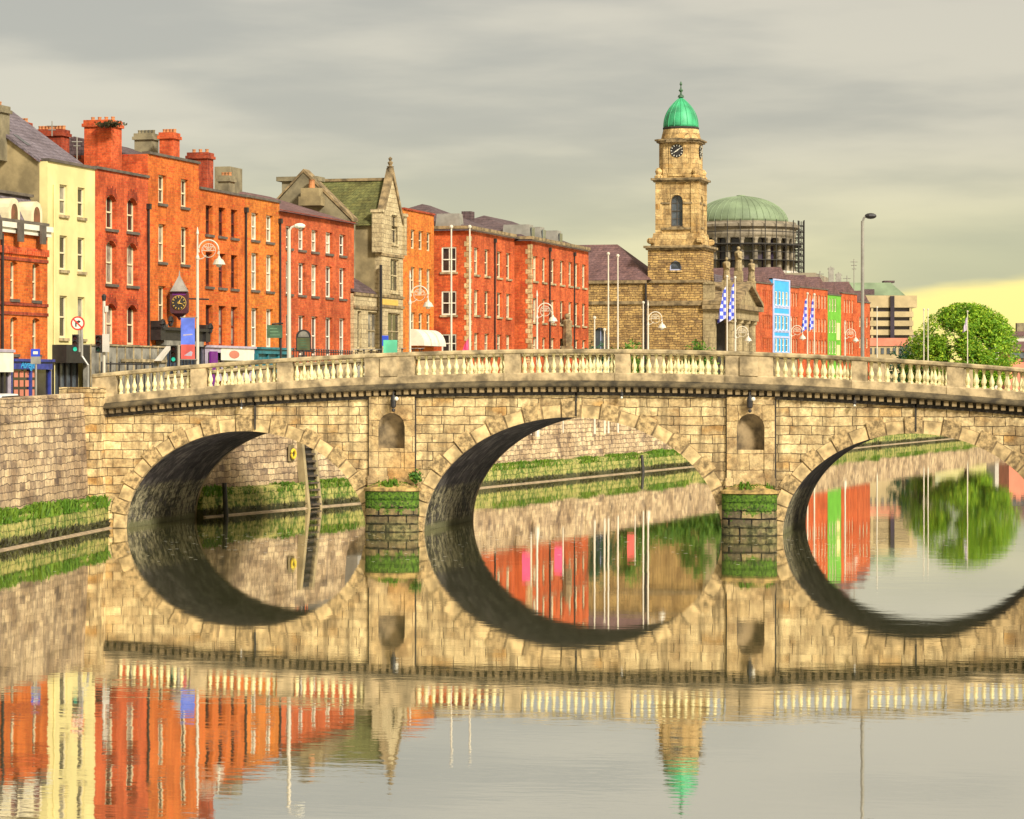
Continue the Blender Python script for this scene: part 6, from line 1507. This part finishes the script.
for k, (u, lab) in enumerate(((357, 'parked bicycle leftmost of the row before the stone wing'), (364, 'parked bicycle second from the left before the stone wing'), (371, 'parked bicycle midway along the row by the stone wing'), (378, 'parked bicycle just left of the blue sign'), (402, 'parked bicycle just right of the mint panel'), (413, 'parked bicycle right of the ornate lamp by the stone gable'), (421, 'parked bicycle rightmost under the white awnings'))):
    D = 166+k*.8; zg = zat(349.0 - (1 if k > 3 else 0), D)-1.02; bicycle(lab, u, D, zg, FL.rz + R(20+random.uniform(-15, 15)))
# the raised kerb of planted wall they stand on, with a low iron rail
a_ = at(351, 165.2); b_ = at(428, 171.8); dd = (b_-a_); ln = dd.length; rr_ = math.atan2(dd.y, dd.x)
pl_ = empty('raised_terrace', 'raised paved terrace carrying the parked bicycles on the quay', 'terrace', (a_.x, a_.y, 0), rr_)
b = MB(); b.box(-1, -1.2, 3, ln+1, 2.4, zat(348.9, 168)-1.03); b.build('terrace_block', M_PAVE, pl_)
a_ = at(291, 184); b_ = at(352, 200); dd = b_-a_; ln = dd.length
rl = empty('iron_railing', 'low black iron railing with pointed heads in front of the long red terrace', 'railing', (a_.x, a_.y, 0), math.atan2(dd.y, dd.x)); b = MB()
for k in range(26): x = ln*k/25; b.tube([(x, 0, 4.5), (x, 0, zat(350, 192))], .03, 5); b.ball((x, 0, zat(350, 192)), .07, 6, 4)
b.tube([(0, 0, zat(352, 192)), (ln, 0, zat(352, 192))], .04, 5); b.build('rails', M_IRON, rl)
# white car behind the left wall
def car():
    p = at(-2, 127.5); root = empty('parked_car', 'white car with only its roof showing above the left quay wall', 'car', (p.x, p.y, zat(393.5, 127.5)-1.45), FL.rz)
    pr = [(-2.1, .35), (-2.15, .75), (-1.75, .92), (-1.05, 1.38), (-.5, 1.45), (.6, 1.43), (1.25, .98), (2.0, .85), (2.15, .6), (2.1, .3)]
    b = MB(); n = len(pr); vs = []
    for y, k in ((-.86, 0), (-.80, 1), (.80, 1), (.86, 0)):
        vs += [(x*(.98 if k else 1), y*(.84 if z > 1.2 else 1), z if k else min(z, .9)*1.0 if z <= .95 else .9) for x, z in pr]
    for i in range(3):
        for j in range(n): b.add([vs[i*n+j], vs[i*n+(j+1) % n], vs[(i+1)*n+(j+1) % n], vs[(i+1)*n+j]], [(0, 1, 2, 3)])
    b.add(vs[:n], [tuple(range(n))]); b.add(vs[3*n:], [tuple(range(n))]); b.build('body', M_CARW, root)
    g = MB(); g.slab([(-1.55, .93), (-1.0, 1.33), (.55, 1.37), (1.1, .97)], -.815, .815); g.build('windows', M_PANED, root)
    for x in (-1.3, 1.3):
        for y in (-.8, .8):
            w_ = MB(); w_.tube([(x, y-.1, .32), (x, y+.1, .32)], .32, 16); wo_ = w_.build('wheel', M_TYRE, root); w_ = MB(); w_.tube([(x, y-.11, .32), (x, y+.11, .32)], .19, 12); w_.build('rim', M_GREYP, wo_)
    for y in (-.6, .6): l_ = MB(); l_.ball((2.1, y, .68), .12, 8, 5, (.5, 1.3, .7)); l_.build('headlight', M_WHITE, root)
car()
# ladder slot, pile and buoy on the wall beyond the bridge
def on_wall(u, inset=0.0):
    best = None
    for i in range(len(nqe)-1):
        a, b_ = nqe[i][0], nqe[i+1][0]
        for k in range(200):
            p = a+(b_-a)*k/200; q = p-Vector(CAM); D = q.x*FW[0]+q.y*FW[1]; uu = U0+(q.x*RT[0]+q.y*RT[1])/D*FPX
            if best is None or abs(uu-u) < best[0]: t = (b_-a).normalized(); best = (abs(uu-u), p, D, t, Vector((-t.y, t.x)))
    return best[1:]
p, D, t, nn = on_wall(313); ld = empty('quay_ladder', 'steep quay ladder with pale side rails and dark rungs seen through the left arch', 'ladder', (p.x, p.y, 0), math.atan2(t.y, t.x))
LW = 1.45
for x in (-LW/2, LW/2): 
    b = MB(); b.add([(x-.14, -.25, -.6), (x+.14, -.25, -.6), (x+.14, .25, -.6), (x-.14, .25, -.6), (x-.14+.5*(1), .6, 4.6), (x+.14+.5, .6, 4.6), (x+.14+.5, 1.0, 4.6), (x-.14+.5, 1.0, 4.6)], [(0, 3, 2, 1), (4, 5, 6, 7), (0, 1, 5, 4), (1, 2, 6, 5), (2, 3, 7, 6), (3, 0, 4, 7)]); b.build('side_rail', M_TAN, ld)
b = MB(); b.add([(-LW/2+.2, -.12, -.6), (LW/2-.2, -.12, -.6), (LW/2+.3, .78, 4.6), (-LW/2+.7, .78, 4.6)], [(0, 1, 2, 3)]); b.build('slot_back', M_TIMBER, ld, fix=False)
for k in range(12):
    f_ = k/12; z = -.2+4.8*f_; b = MB(); y = -.35+.9*f_; xo = .5*f_; b.box(-LW/2+.21+xo, y, z-.05, LW/2-.21+xo, y+.22, z+.05); b.build('rung', M_BARK, ld)
p, D, t, nn = on_wall(301); q = p+nn*.45; lb = empty('life_buoy', 'yellow life buoy hanging on the quay wall by the ladder', 'life buoy', (q.x, q.y, zat(454, D)), math.atan2(t.y, t.x))
b = MB(); b.tube([(.24*math.cos(a_), 0, .24*math.sin(a_)) for a_ in [2*math.pi*k/20 for k in range(21)]], .07, 8); b.build('ring', M_YELLOW, lb)
b = MB(); b.tube([(0, .05, .3), (.05, .1, 1.4)], .02, 5); b.box(-.35, .12, -.4, .35, .16, .5); b.build('back_board', M_TAN, lb)
for u, zt_, lab in ((221, 1.75, 'dark timber mooring pile leaning on the wall seen through the left arch'), (640, 1.35, 'dark timber mooring pile on the wall seen through the middle arch')):
    p, D, t, nn = on_wall(u); b = MB(); q = p-nn*.25; b.tube([(.12, 0, -1.2), (0, 0, .4), (-.08, .05, zt_)], .14, 8, .12); tag(b.build('mooring_pile', M_TIMBER, None, (q.x, q.y, 0)), lab, 'post', 'timber piles at the wall foot')

# foam flecks drifting out of the arches
mb = MB(); rnd = random.Random(5)
for _ in range(420):
    c_ = rnd.choice((-12, 1, 14)); x, y = rnd.gauss(c_, 3.2), -abs(rnd.gauss(9, 8))-1.5; r_ = rnd.uniform(.015, .05)
    mb.poly([(x+r_*2.2*math.cos(k*1.2566), y+r_*math.sin(k*1.2566), .004) for k in range(5)])
tag(mb.build('foam_flecks', M_WHITE, None, fix=False), 'tiny white foam flecks drifting on the dark water below the arches', 'foam', kind='stuff')

# aerials on the left-hand stacks
for u, v0, v1, D, lab in ((52, 121, 136, 172, 'small cross shaped aerial on the broad brick stack behind the cream house'), (77, 137, 160, 172, 'thin roof rail post between the brick stacks at left')):
    p = at(u, D); g = MB(); z0, z1 = zat(v1, D), zat(v0, D); g.tube([(0, 0, z0), (0, 0, z1)], .04, 5)
    g.tube([(-.32, 0, z1-.3), (.32, 0, z1-.3)], .035, 4); g.tube([(-.22, 0, z1-.55), (.22, 0, z1-.55)], .035, 4)
    tag(g.build('roof_aerial', M_GREYP, None, (p.x, p.y, 0), YAW), lab, 'aerial')
